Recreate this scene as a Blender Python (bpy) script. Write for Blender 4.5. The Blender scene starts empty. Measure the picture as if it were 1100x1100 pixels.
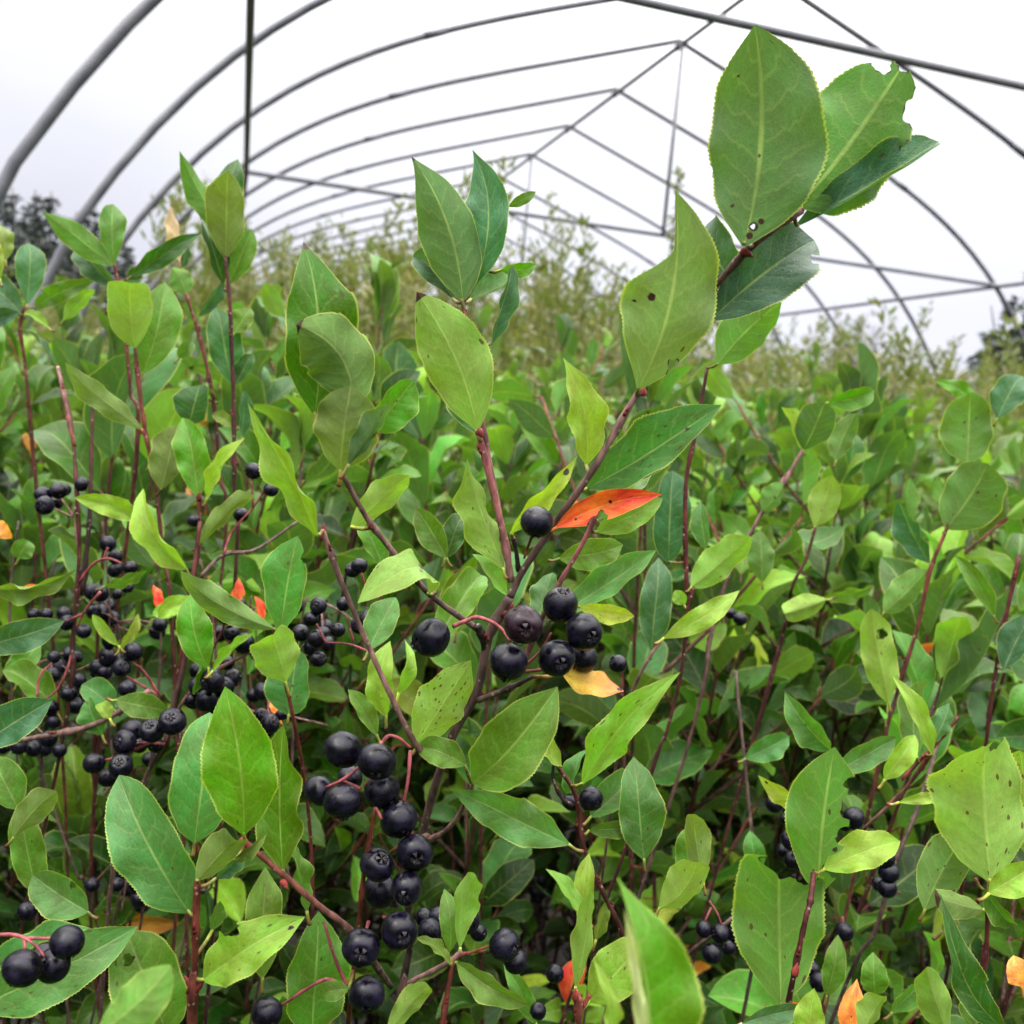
import bpy, math, random
import numpy as np
from mathutils import Vector, Matrix

C = bpy.context.scene.collection
rad = math.radians

# ------------------------------------------------------------------ camera
F = 1080.0                      # focal length in pixels of the 1100 px photograph
EYE = 1.25
YAW, PITCH, ROLL = 0.2885, 0.0966, 0.0919

def cam_axes():
    cy, sy = math.cos(YAW), math.sin(YAW)
    cp, sp = math.cos(PITCH), math.sin(PITCH)
    cr, sr = math.cos(ROLL), math.sin(ROLL)
    Ry = np.array([[cy, 0, sy], [0, 1, 0], [-sy, 0, cy]])
    Rx = np.array([[1, 0, 0], [0, cp, -sp], [0, sp, cp]])
    Rz = np.array([[cr, -sr, 0], [sr, cr, 0], [0, 0, 1]])
    M = Ry @ Rx @ Rz
    f = lambda v: np.array([v[0], v[2], v[1]])
    return f(M[:, 0]), f(M[:, 1]), f(M[:, 2])
RIGHT, UP, FWD = cam_axes()
CAM = np.array([0.0, 0.0, EYE])

def P(px, py, d):
    return CAM + RIGHT * ((px - 550) / F * d) - UP * ((py - 550) / F * d) + FWD * d

cd = bpy.data.cameras.new('camera')
cam = bpy.data.objects.new('camera', cd)
C.objects.link(cam)
cam.matrix_world = Matrix(((RIGHT[0], UP[0], -FWD[0], CAM[0]), (RIGHT[1], UP[1], -FWD[1], CAM[1]),
                           (RIGHT[2], UP[2], -FWD[2], CAM[2]), (0, 0, 0, 1)))
cd.sensor_width = 36.0
cd.lens = 36.0 * F / 1100.0
cd.clip_start = 0.01
cd.clip_end = 600.0
cd.dof.use_dof = True
cd.dof.focus_distance = 0.32
cd.dof.aperture_fstop = 21.0
bpy.context.scene.camera = cam

# ------------------------------------------------------------------ sky, sun, exposure
SUN_EL, SUN_AZ = rad(58), rad(-60)       # high, behind a full cloud cover
w = bpy.data.worlds.new('World'); bpy.context.scene.world = w
w.use_nodes = True
nt = w.node_tree; N = nt.nodes; L = nt.links
bg = N['Background']; bg.inputs['Strength'].default_value = 0.1
sky = N.new('ShaderNodeTexSky'); sky.sky_type = 'NISHITA'; sky.sun_disc = False
sky.sun_elevation = SUN_EL; sky.sun_rotation = SUN_AZ
tc = N.new('ShaderNodeTexCoord')
sep = N.new('ShaderNodeSeparateXYZ'); L.new(tc.outputs['Generated'], sep.inputs[0])
rmp = N.new('ShaderNodeValToRGB')        # overcast: the zenith is several times brighter than the horizon
cr = rmp.color_ramp
cr.elements[0].position = 0.0; cr.elements[0].color = (0.75, 0.765, 0.91, 1)
cr.elements[1].position = 1.0; cr.elements[1].color = (10.5, 10.3, 10.0, 1)
for p_, c_ in ((0.12, (0.84, 0.85, 0.96, 1)), (0.3, (1.12, 1.12, 1.18, 1)), (0.55, (4.6, 4.6, 4.55, 1))):
    e = cr.elements.new(p_); e.color = c_
L.new(sep.outputs['Z'], rmp.inputs['Fac'])
no = N.new('ShaderNodeTexNoise'); no.inputs['Scale'].default_value = 2.2; no.inputs['Detail'].default_value = 5
mp = N.new('ShaderNodeMapping'); mp.inputs['Scale'].default_value = (1, 1, 2.5)
L.new(tc.outputs['Generated'], mp.inputs[0]); L.new(mp.outputs[0], no.inputs['Vector'])
cr2 = N.new('ShaderNodeMapRange'); cr2.inputs[1].default_value = 0.3; cr2.inputs[2].default_value = 0.7
cr2.inputs[3].default_value = 0.93; cr2.inputs[4].default_value = 1.09
L.new(no.outputs['Fac'], cr2.inputs[0])
dotl = N.new('ShaderNodeVectorMath'); dotl.operation = 'DOT_PRODUCT'; dotl.inputs[1].default_value = (-0.95, 0.30, 0.0)
L.new(tc.outputs['Generated'], dotl.inputs[0])
bank = N.new('ShaderNodeMapRange'); bank.interpolation_type = 'SMOOTHSTEP'; L.new(dotl.outputs['Value'], bank.inputs[0])
for i_, v_ in enumerate((0.05, 0.52, 1.08, 0.84)): bank.inputs[i_ + 1].default_value = v_
bm = N.new('ShaderNodeMath'); bm.operation = 'MULTIPLY'; L.new(cr2.outputs[0], bm.inputs[0]); L.new(bank.outputs[0], bm.inputs[1])
mul = N.new('ShaderNodeVectorMath'); mul.operation = 'SCALE'
L.new(rmp.outputs['Color'], mul.inputs[0]); L.new(bm.outputs[0], mul.inputs['Scale'])
m10 = N.new('ShaderNodeVectorMath'); m10.operation = 'SCALE'; m10.inputs['Scale'].default_value = 10.0
L.new(mul.outputs[0], m10.inputs[0])
mx = N.new('ShaderNodeMix'); mx.data_type = 'RGBA'; mx.inputs[0].default_value = 0.92
L.new(sky.outputs[0], mx.inputs[6]); L.new(m10.outputs[0], mx.inputs[7])
L.new(mx.outputs[2], bg.inputs['Color'])

sl = bpy.data.lights.new('sun', 'SUN'); sl.energy = 1.5; sl.angle = rad(25); sl.color = (1.0, 0.97, 0.92)
so = bpy.data.objects.new('sun', sl); C.objects.link(so)
so.rotation_euler = (rad(90) - SUN_EL, 0, math.pi - SUN_AZ)
so.location = (0, 0, 20)
so.rotation_euler = (rad(32), 0, rad(-60))
vs = bpy.context.scene.view_settings
vs.view_transform = 'Standard'; vs.look = 'None'; vs.exposure = 0.14; vs.gamma = 1.0
cyc = bpy.context.scene.cycles
cyc.max_bounces = 4; cyc.diffuse_bounces = 1; cyc.glossy_bounces = 2; cyc.transmission_bounces = 3
cyc.transparent_max_bounces = 4
cyc.caustics_reflective = False; cyc.caustics_refractive = False

# ------------------------------------------------------------------ materials
def newmat(name):
    m = bpy.data.materials.new(name); m.use_nodes = True
    n = m.node_tree.nodes; l = m.node_tree.links
    return m, n, l, n['Principled BSDF'], n['Material Output']

def math_node(n, l, op, a, b=None, c=None):
    k = n.new('ShaderNodeMath'); k.operation = op
    for i, v in enumerate((a, b, c)):
        if v is None: continue
        if isinstance(v, (int, float)): k.inputs[i].default_value = v
        else: l.new(v, k.inputs[i])
    return k.outputs[0]

def maprange(n, l, v, a, b, c=0.0, d=1.0, smooth=True):
    k = n.new('ShaderNodeMapRange')
    if smooth: k.interpolation_type = 'SMOOTHSTEP'
    l.new(v, k.inputs[0])
    for i, x in enumerate((a, b, c, d)): k.inputs[i + 1].default_value = x
    return k.outputs[0]

def mixc(n, l, f, a, b, mode='MIX'):
    k = n.new('ShaderNodeMix'); k.data_type = 'RGBA'; k.blend_type = mode
    for i, v in ((0, f), (6, a), (7, b)):
        if isinstance(v, (int, float)): k.inputs[i].default_value = v
        elif isinstance(v, tuple): k.inputs[i].default_value = v
        else: l.new(v, k.inputs[i])
    return k.outputs[2]

def leaf_material():
    m, n, l, b, out = newmat('chokeberry_leaf')
    at = n.new('ShaderNodeAttribute'); at.attribute_name = 'tint'
    au = n.new('ShaderNodeAttribute'); au.attribute_name = 'uvs'      # across, along, seed
    am = n.new('ShaderNodeAttribute'); am.attribute_name = 'mark'     # browned rims, spotting, red blush
    s = n.new('ShaderNodeSeparateXYZ'); l.new(au.outputs['Vector'], s.inputs[0])
    mk = n.new('ShaderNodeSeparateXYZ'); l.new(am.outputs['Vector'], mk.inputs[0])
    u, t, seed = s.outputs[0], s.outputs[1], s.outputs[2]
    absu = math_node(n, l, 'ABSOLUTE', u)
    oi = n.new('ShaderNodeObjectInfo')
    # veins
    mid = maprange(n, l, absu, 0.012, 0.06, 1.0, 0.0)
    ph = math_node(n, l, 'MULTIPLY', math_node(n, l, 'SUBTRACT', t, math_node(n, l, 'MULTIPLY', math_node(n, l, 'POWER', absu, 1.25), 0.2)), 7.5)
    sgn = math_node(n, l, 'MULTIPLY', math_node(n, l, 'SIGN', u), 0.22)
    ph = math_node(n, l, 'ADD', ph, sgn)
    n0 = n.new('ShaderNodeTexNoise'); n0.inputs['Scale'].default_value = 4.0; n0.inputs['Detail'].default_value = 2
    cv0 = n.new('ShaderNodeCombineXYZ'); l.new(u, cv0.inputs[0]); l.new(t, cv0.inputs[1]); l.new(math_node(n, l, 'MULTIPLY', seed, 91.0), cv0.inputs[2]); l.new(cv0.outputs[0], n0.inputs['Vector'])
    ph = math_node(n, l, 'ADD', ph, math_node(n, l, 'MULTIPLY', math_node(n, l, 'SUBTRACT', n0.outputs['Fac'], 0.5), 0.9))
    tri = math_node(n, l, 'ABSOLUTE', math_node(n, l, 'SUBTRACT', math_node(n, l, 'FRACT', ph), 0.5))
    side = maprange(n, l, tri, 0.02, 0.11, 1.0, 0.0)
    side = math_node(n, l, 'MULTIPLY', side, maprange(n, l, absu, 0.55, 0.95, 1.0, 0.0))
    puff = maprange(n, l, tri, 0.0, 0.5, 0.0, 1.0)
    # leaf space vector for mottling
    cv = n.new('ShaderNodeCombineXYZ'); l.new(math_node(n, l, 'MULTIPLY', u, 0.45), cv.inputs[0]); l.new(t, cv.inputs[1])
    l.new(math_node(n, l, 'ADD', math_node(n, l, 'MULTIPLY', seed, 37.0), math_node(n, l, 'MULTIPLY', oi.outputs['Random'], 9.0)), cv.inputs[2])
    n1 = n.new('ShaderNodeTexNoise'); n1.inputs['Scale'].default_value = 3.5; n1.inputs['Detail'].default_value = 4; l.new(cv.outputs[0], n1.inputs['Vector'])
    n2 = n.new('ShaderNodeTexNoise'); n2.inputs['Scale'].default_value = 26; n2.inputs['Detail'].default_value = 5; l.new(cv.outputs[0], n2.inputs['Vector'])
    # net of small veins
    v3 = n.new('ShaderNodeTexVoronoi'); v3.feature = 'DISTANCE_TO_EDGE'; v3.inputs['Scale'].default_value = 34; l.new(cv.outputs[0], v3.inputs['Vector'])
    net = maprange(n, l, v3.outputs['Distance'], 0.0, 0.12, 1.0, 0.0)
    hs = n.new('ShaderNodeHueSaturation')
    l.new(maprange(n, l, n1.outputs['Fac'], 0.3, 0.7, 0.485, 0.512), hs.inputs['Hue'])
    val = math_node(n, l, 'MULTIPLY', maprange(n, l, n1.outputs['Fac'], 0.25, 0.75, 0.78, 1.22), maprange(n, l, n2.outputs['Fac'], 0.25, 0.75, 0.88, 1.12))
    val = math_node(n, l, 'MULTIPLY', val, maprange(n, l, oi.outputs['Random'], 0, 1, 0.85, 1.15, False))
    l.new(val, hs.inputs['Value']); l.new(at.outputs['Color'], hs.inputs['Color'])
    top = hs.outputs[0]
    pale = mixc(n, l, 0.5, top, (0.135, 0.21, 0.10, 1))
    geo = n.new('ShaderNodeNewGeometry')
    backf = geo.outputs['Backfacing']
    col = mixc(n, l, math_node(n, l, 'MULTIPLY', backf, 0.55), top, pale)
    # veins paler
    veinf = math_node(n, l, 'MAXIMUM', math_node(n, l, 'MULTIPLY', mid, maprange(n, l, n1.outputs['Fac'], 0.3, 0.7, 0.2, 0.6)), math_node(n, l, 'MULTIPLY', side, 0.14))
    veinf = math_node(n, l, 'MAXIMUM', veinf, math_node(n, l, 'MULTIPLY', net, 0.07))
    veinc = mixc(n, l, 0.6, col, (0.42, 0.48, 0.17, 1))
    col = mixc(n, l, veinf, col, veinc)
    rim = math_node(n, l, 'MULTIPLY', maprange(n, l, absu, 0.94, 1.0), 0.65)
    col = mixc(n, l, rim, col, (0.40, 0.42, 0.10, 1))
    # blush (yellow to orange) towards the tip
    blush = math_node(n, l, 'MULTIPLY', mk.outputs[2], maprange(n, l, n1.outputs['Fac'], 0.35, 0.65, 0.3, 1.0))
    col = mixc(n, l, blush, col, (0.60, 0.10, 0.05, 1))
    # brown specks
    vo = n.new('ShaderNodeTexVoronoi'); vo.inputs['Scale'].default_value = 15; l.new(cv.outputs[0], vo.inputs['Vector'])
    sc = n.new('ShaderNodeSeparateColor'); l.new(vo.outputs['Color'], sc.inputs[0])
    on = math_node(n, l, 'LESS_THAN', sc.outputs[0], math_node(n, l, 'MULTIPLY', mk.outputs[1], 0.6))
    rr = math_node(n, l, 'MULTIPLY', sc.outputs[1], 0.34)
    speck = math_node(n, l, 'LESS_THAN', math_node(n, l, 'ADD', vo.outputs['Distance'], math_node(n, l, 'MULTIPLY', math_node(n, l, 'SUBTRACT', n2.outputs['Fac'], 0.5), 0.35)), rr)
    speck = math_node(n, l, 'MULTIPLY', speck, on)
    col = mixc(n, l, math_node(n, l, 'MULTIPLY', speck, 0.85), col, (0.06, 0.03, 0.015, 1))
    brown = maprange(n, l, math_node(n, l, 'ADD', mk.outputs[0], math_node(n, l, 'MULTIPLY', math_node(n, l, 'SUBTRACT', n2.outputs['Fac'], 0.5), 0.5)), 0.35, 0.75)
    brown = math_node(n, l, 'MULTIPLY', brown, math_node(n, l, 'GREATER_THAN', mk.outputs[0], 0.02))
    col = mixc(n, l, brown, col, (0.035, 0.017, 0.012, 1))
    l.new(col, b.inputs['Base Color'])
    rough = math_node(n, l, 'ADD', math_node(n, l, 'MULTIPLY', backf, 0.22), maprange(n, l, n2.outputs['Fac'], 0.3, 0.7, 0.27, 0.42))
    l.new(rough, b.inputs['Roughness'])
    l.new(math_node(n, l, 'SUBTRACT', 0.18, math_node(n, l, 'MULTIPLY', backf, 0.13)), b.inputs['Specular IOR Level'])
    hgt = math_node(n, l, 'ADD', math_node(n, l, 'MULTIPLY', puff, 0.4), math_node(n, l, 'MULTIPLY', n2.outputs['Fac'], 0.5))
    hgt = math_node(n, l, 'SUBTRACT', hgt, math_node(n, l, 'MULTIPLY', mid, 1.0))
    hgt = math_node(n, l, 'SUBTRACT', hgt, math_node(n, l, 'MULTIPLY', net, 0.25))
    bp = n.new('ShaderNodeBump'); bp.inputs['Strength'].default_value = 0.4; bp.inputs['Distance'].default_value = 0.0005
    l.new(hgt, bp.inputs['Height']); l.new(bp.outputs[0], b.inputs['Normal'])
    tr = n.new('ShaderNodeBsdfTranslucent')
    tcol = mixc(n, l, 1.0, col, (1.1, 1.25, 0.35, 1), 'MULTIPLY')
    l.new(tcol, tr.inputs['Color'])
    ms = n.new('ShaderNodeMixShader')
    l.new(math_node(n, l, 'MULTIPLY', math_node(n, l, 'SUBTRACT', 1.0, brown), 0.32), ms.inputs[0])
    l.new(b.outputs[0], ms.inputs[1]); l.new(tr.outputs[0], ms.inputs[2]); l.new(ms.outputs[0], out.inputs['Surface'])
    return m

def bark_material():
    m, n, l, b, out = newmat('chokeberry_bark')
    at = n.new('ShaderNodeAttribute'); at.attribute_name = 'tint'
    tcx = n.new('ShaderNodeTexCoord')
    mpg = n.new('ShaderNodeMapping'); mpg.inputs['Scale'].default_value = (1, 1, 0.35); l.new(tcx.outputs['Object'], mpg.inputs[0])
    n1 = n.new('ShaderNodeTexNoise'); n1.inputs['Scale'].default_value = 420; n1.inputs['Detail'].default_value = 4; l.new(mpg.outputs[0], n1.inputs['Vector'])
    n2 = n.new('ShaderNodeTexNoise'); n2.inputs['Scale'].default_value = 60; n2.inputs['Detail'].default_value = 3; l.new(mpg.outputs[0], n2.inputs['Vector'])
    v = math_node(n, l, 'MULTIPLY', maprange(n, l, n1.outputs['Fac'], 0.3, 0.7, 0.5, 1.5), maprange(n, l, n2.outputs['Fac'], 0.3, 0.7, 0.65, 1.35))
    hs = n.new('ShaderNodeHueSaturation'); l.new(at.outputs['Color'], hs.inputs['Color']); l.new(v, hs.inputs['Value'])
    vo = n.new('ShaderNodeTexVoronoi'); vo.inputs['Scale'].default_value = 330; l.new(tcx.outputs['Object'], vo.inputs['Vector'])
    dot = maprange(n, l, vo.outputs['Distance'], 0.1, 0.2, 0.45, 0.0)       # pale lenticels
    col = mixc(n, l, dot, hs.outputs[0], (0.33, 0.25, 0.2, 1))
    l.new(col, b.inputs['Base Color']); b.inputs['Roughness'].default_value = 0.5
    b.inputs['Specular IOR Level'].default_value = 0.15
    bp = n.new('ShaderNodeBump'); bp.inputs['Strength'].default_value = 0.8; bp.inputs['Distance'].default_value = 0.0007
    l.new(n1.outputs['Fac'], bp.inputs['Height']); l.new(bp.outputs[0], b.inputs['Normal'])
    return m

def berry_material(name, base, bloom):
    m, n, l, b, out = newmat(name)
    tcx = n.new('ShaderNodeTexCoord'); oi = n.new('ShaderNodeObjectInfo')
    ad = n.new('ShaderNodeVectorMath'); l.new(tcx.outputs['Object'], ad.inputs[0])
    cx = n.new('ShaderNodeCombineXYZ'); l.new(math_node(n, l, 'MULTIPLY', oi.outputs['Random'], 50.0), cx.inputs[0]); l.new(cx.outputs[0], ad.inputs[1])
    n1 = n.new('ShaderNodeTexNoise'); n1.inputs['Scale'].default_value = 2.0; n1.inputs['Detail'].default_value = 5; l.new(ad.outputs[0], n1.inputs['Vector'])
    n2 = n.new('ShaderNodeTexNoise'); n2.inputs['Scale'].default_value = 16; n2.inputs['Detail'].default_value = 3; l.new(ad.outputs[0], n2.inputs['Vector'])
    f = math_node(n, l, 'MULTIPLY', maprange(n, l, n1.outputs['Fac'], 0.38, 0.68), maprange(n, l, n2.outputs['Fac'], 0.3, 0.7, 0.6, 1.0))
    col = mixc(n, l, f, base, bloom)
    l.new(col, b.inputs['Base Color'])
    l.new(maprange(n, l, f, 0, 1, 0.14, 0.48, False), b.inputs['Roughness'])
    b.inputs['Specular IOR Level'].default_value = 0.2
    amk = n.new('ShaderNodeAttribute'); amk.attribute_name = 'mark'
    smk = n.new('ShaderNodeSeparateXYZ'); l.new(amk.outputs['Vector'], smk.inputs[0])
    l.new(mixc(n, l, smk.outputs[0], col, (0.035, 0.027, 0.028, 1)), b.inputs['Base Color'])
    bp = n.new('ShaderNodeBump'); bp.inputs['Strength'].default_value = 0.15; bp.inputs['Distance'].default_value = 0.0004
    l.new(n2.outputs['Fac'], bp.inputs['Height']); l.new(bp.outputs[0], b.inputs['Normal'])
    return m

def steel_material():
    m, n, l, b, out = newmat('galvanised_pipe')
    tcx = n.new('ShaderNodeTexCoord')
    n1 = n.new('ShaderNodeTexNoise'); n1.inputs['Scale'].default_value = 9; n1.inputs['Detail'].default_value = 6; l.new(tcx.outputs['Object'], n1.inputs['Vector'])
    n2 = n.new('ShaderNodeTexNoise'); n2.inputs['Scale'].default_value = 90; n2.inputs['Detail'].default_value = 3; l.new(tcx.outputs['Object'], n2.inputs['Vector'])
    f = math_node(n, l, 'MULTIPLY', maprange(n, l, n1.outputs['Fac'], 0.3, 0.7), maprange(n, l, n2.outputs['Fac'], 0.3, 0.7, 0.6, 1.0))
    l.new(mixc(n, l, f, (0.070, 0.072, 0.088, 1), (0.13, 0.13, 0.142, 1)), b.inputs['Base Color'])
    b.inputs['Metallic'].default_value = 0.25
    l.new(maprange(n, l, n1.outputs['Fac'], 0.3, 0.7, 0.45, 0.65), b.inputs['Roughness'])
    return m

def plain_material(name, c1, c2, scale, rough=0.85):
    m, n, l, b, out = newmat(name)
    tcx = n.new('ShaderNodeTexCoord')
    n1 = n.new('ShaderNodeTexNoise'); n1.inputs['Scale'].default_value = scale; n1.inputs['Detail'].default_value = 7; l.new(tcx.outputs['Object'], n1.inputs['Vector'])
    l.new(mixc(n, l, maprange(n, l, n1.outputs['Fac'], 0.35, 0.65), c1 + (1,), c2 + (1,)), b.inputs['Base Color'])
    b.inputs['Roughness'].default_value = rough
    bp = n.new('ShaderNodeBump'); bp.inputs['Strength'].default_value = 0.8; bp.inputs['Distance'].default_value = 0.02
    l.new(n1.outputs['Fac'], bp.inputs['Height']); l.new(bp.outputs[0], b.inputs['Normal'])
    return m

MLEAF = leaf_material(); MBARK = bark_material()
MBERRY = berry_material('ripe_berry_skin', (0.0016, 0.0012, 0.0030, 1), (0.006, 0.0042, 0.0145, 1))
MPURPLE = berry_material('purple_berry_skin', (0.009, 0.0025, 0.006, 1), (0.022, 0.011, 0.018, 1))
MSTEEL = steel_material()
MSOIL = plain_material('dark_mulch', (0.005, 0.004, 0.003), (0.018, 0.013, 0.009), 14)

# ------------------------------------------------------------------ mesh collector
class MB:
    def __init__(s):
        s.v, s.f, s.tint, s.uvs, s.mark, s.k = [], [], [], [], [], 0
    def add(s, v, f, tint, uvs=None, mark=None):
        n = len(v); v = np.asarray(v, float)
        s.v.append(v); s.f.append(np.asarray(f, np.int64) + s.k); s.k += n
        tint = np.asarray(tint, float)
        s.tint.append(np.tile(tint, (n, 1)) if tint.ndim == 1 else tint)
        s.uvs.append(np.zeros((n, 3)) if uvs is None else uvs)
        s.mark.append(np.zeros((n, 3)) if mark is None else mark)
    def mesh(s, name, mat, origin=(0, 0, 0)):
        v = np.concatenate(s.v) - np.asarray(origin); f = np.concatenate(s.f)
        m = bpy.data.meshes.new(name)
        m.vertices.add(len(v)); m.vertices.foreach_set('co', v.astype(np.float32).ravel())
        m.loops.add(len(f) * 4); m.loops.foreach_set('vertex_index', f.astype(np.int32).ravel())
        m.polygons.add(len(f)); m.polygons.foreach_set('loop_start', (np.arange(len(f)) * 4).astype(np.int32))
        m.polygons.foreach_set('use_smooth', np.ones(len(f), bool))
        t = np.concatenate(s.tint); t = np.concatenate([t[:, :3], np.ones((len(t), 1))], 1)
        a = m.attributes.new('tint', 'FLOAT_COLOR', 'POINT'); a.data.foreach_set('color', t.astype(np.float32).ravel())
        for nm, src in (('uvs', s.uvs), ('mark', s.mark)):
            a = m.attributes.new(nm, 'FLOAT_VECTOR', 'POINT'); a.data.foreach_set('vector', np.concatenate(src).astype(np.float32).ravel())
        m.materials.append(mat); m.update(); m.validate()
        return m

def link(mesh, name, parent=None, loc=None):
    o = bpy.data.objects.new(name, mesh); C.objects.link(o)
    if parent is not None: o.parent = parent
    if loc is not None: o.location = loc
    return o
def thing(name, label, cat, loc, group=None):
    o = bpy.data.objects.new(name, None); C.objects.link(o); o.location = Vector(loc)
    o.empty_display_size = 0.05
    o['label'] = label; o['category'] = cat
    if group: o['group'] = group
    return o

# ------------------------------------------------------------------ leaf and stem shapes
PROFS = {
 'ell': ([0, .04, .12, .25, .38, .52, .66, .78, .88, .95, 1], [.02, .16, .43, .77, .95, 1, .92, .73, .45, .19, 0]),
 'obo': ([0, .04, .12, .25, .38, .52, .66, .78, .88, .95, 1], [.02, .12, .31, .60, .82, .97, 1, .88, .60, .25, 0]),
 'rnd': ([0, .04, .12, .25, .38, .52, .66, .78, .88, .95, 1], [.03, .24, .56, .85, .98, 1, .95, .84, .60, .30, 0]),
 'lan': ([0, .04, .12, .25, .38, .52, .66, .78, .88, .95, 1], [.02, .15, .42, .78, .97, 1, .86, .62, .34, .13, 0]),
 'acu': ([0, .04, .12, .25, .38, .52, .66, .78, .88, .95, 1], [.02, .20, .52, .86, 1, .97, .80, .54, .26, .09, 0]),
}
def smooth(x, a, b):
    t = np.clip((x - a) / (b - a), 0, 1); return t * t * (3 - 2 * t)

def add_leaf(mb, base, tip, width, n, tint, rng, prof='ell', nu=12, nv=60, fold=0.2, foldL=None, foldR=None, cup=0.0, curl=0.05,
             tipcurl=0.0, sway=0.0, wave=0.012, twist=0.0, teeth=30, tooth=0.030, bites=(), spot=0.0, tipbrown=0.0, blush=0.0,
             marks=(), cutL=None, cutR=None, petiole=0.0, pet_tint=(0.16, 0.06, 0.03), pet_r=0.0009):
    base = np.asarray(base, float); tip = np.asarray(tip, float)
    a = tip - base; Lg = np.linalg.norm(a); a = a / Lg
    n = np.asarray(n, float); n = n - a * a.dot(n); n /= np.linalg.norm(n)
    b = np.cross(a, n)
    px, py = PROFS[prof]
    ss = 101
    tt0 = np.linspace(0, 1, ss)
    pw = np.interp(tt0, px, py); kern = np.array([1, 2, 3, 2, 1.]) / 9
    pw = np.convolve(np.pad(pw, 2, 'edge'), kern, 'valid'); pw[-1] = 0.0
    seed = rng.random(); ph = rng.random() * 6.28; ph2 = rng.random() * 6.28
    tv = np.linspace(0, 1, nv + 1); uv = np.linspace(-1, 1, nu + 1)
    T, U = np.meshgrid(tv, uv, indexing='ij')
    hw = np.interp(T, tt0, pw) * width / 2 / Lg
    irr = 1 + 0.03 * np.sin(T * 9 + ph) * np.sign(U) + 0.02 * np.sin(T * 23 + ph2)
    hw = hw * irr
    if cutL: hw = np.where(U < 0, hw * (1 - 0.93 * smooth(T, *cutL)), hw)
    if cutR: hw = np.where(U > 0, hw * (1 - 0.93 * smooth(T, *cutR)), hw)
    if teeth:
        saw = (T * teeth) % 1.0
        edge = np.abs(U) > 0.999
        fade = smooth(T, 0.08, 0.2)
        hw = np.where(edge, hw * (1 + tooth * (saw - 0.35) * fade * 2), hw)
    X = U * hw
    kill = np.zeros_like(T, bool); mark = np.zeros_like(T)
    for (bu, bt, br) in bites:
        bx = bu * np.interp(bt, tt0, pw) * width / 2 / Lg
        dx, dt = X - bx, T - bt
        ang = np.arctan2(dt, dx); k1, k2 = rng.random() * 6, rng.random() * 6
        rr = br * (1 + 0.16 * np.sin(3 * ang + k1) + 0.1 * np.sin(7 * ang + k2))
        d = np.sqrt(dx * dx + dt * dt) + 1e-9
        ins = d < rr
        kill |= ins
        mark = np.maximum(mark, (1 - smooth(d - rr, 0.002, 0.016)) * (1 if br < .025 else 0.55 + 0.45 * np.sin(5 * ang + k1)))
        X = np.where(ins, bx + dx / d * rr, X); Tn = np.where(ins, bt + dt / d * rr, T); T = np.clip(Tn, 0, 1)
    for (su, st, sr) in marks:
        bx = su * np.interp(st, tt0, pw) * width / 2 / Lg
        d = np.hypot(X - bx, T - st); mark = np.maximum(mark, 1 - smooth(d, sr * 0.6, sr * 1.3))
    if tipbrown > 0: mark = np.maximum(mark, smooth(T, 1 - tipbrown * 1.25, 1 - tipbrown * 0.8))
    # spine
    H = lambda t: 4 * t * (1 - t)
    sp = lambda t: (base + a * Lg * t[..., None] + n * (Lg * (curl * H(t) + tipcurl * np.clip(t - 0.55, 0, 1) ** 2 * 3))[..., None]
                    + b * (Lg * sway * H(t))[..., None])
    c0 = sp(T); e = 0.002
    tg = sp(np.clip(T + e, 0, 1)) - sp(np.clip(T - e, 0, 1)); tg /= np.linalg.norm(tg, axis=-1, keepdims=True)
    nn = n - tg * (tg @ n)[..., None]; nn /= np.linalg.norm(nn, axis=-1, keepdims=True)
    if twist:
        bb = np.cross(tg, nn); an = (twist * T)[..., None]
        nn = nn * np.cos(an) + bb * np.sin(an)
    bb = np.cross(tg, nn)
    ax = np.abs(X)
    fl = fold if foldL is None else foldL; fr = fold if foldR is None else foldR
    phi = np.where(X < 0, fl, fr) + cup * ax / (width / 2 / Lg)
    wv = wave * np.sin(T * 17 + ph + np.sign(X) * 1.3) * (ax / (width / 2 / Lg)) ** 2
    V = c0 + bb * (Lg * X * np.cos(phi))[..., None] + nn * (Lg * (ax * np.sin(phi) + wv))[..., None]
    nr = nu + 1
    i, j = np.meshgrid(np.arange(nv), np.arange(nu), indexing='ij')
    q = np.stack([i * nr + j, i * nr + j + 1, (i + 1) * nr + j + 1, (i + 1) * nr + j], -1).reshape(-1, 4)
    if len(bites):
        kf = kill.ravel()[q]; q = q[~kf.all(1)]
    uvs = np.stack([U, T, np.full_like(T, seed)], -1).reshape(-1, 3)
    bl = blush * smooth(T, 0.25, 0.9) if blush else np.zeros_like(T)
    mk = np.stack([mark, np.full_like(T, spot), bl], -1).reshape(-1, 3)
    mb.add(V.reshape(-1, 3), q, tint, uvs, mk)
    if petiole > 0:
        p0 = base - a * petiole * 0.9 - n * petiole * 0.25
        return [p0, base + a * Lg * 0.02]
    return None

def catmull(pts, per=6):
    p = np.asarray(pts, float)
    if len(p) < 3: 
        return np.stack([p[0] + (p[-1] - p[0]) * k for k in np.linspace(0, 1, per + 1)])
    q = np.concatenate([[2 * p[0] - p[1]], p, [2 * p[-1] - p[-2]]]); o = []
    for i in range(1, len(q) - 2):
        for k in range(per):
            t = k / per
            o.append(0.5 * (2 * q[i] + (q[i + 1] - q[i - 1]) * t + (2 * q[i - 1] - 5 * q[i] + 4 * q[i + 1] - q[i + 2]) * t * t
                            + (3 * q[i] - q[i - 1] - 3 * q[i + 1] + q[i + 2]) * t ** 3))
    o.append(q[-2]); return np.array(o)

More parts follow.
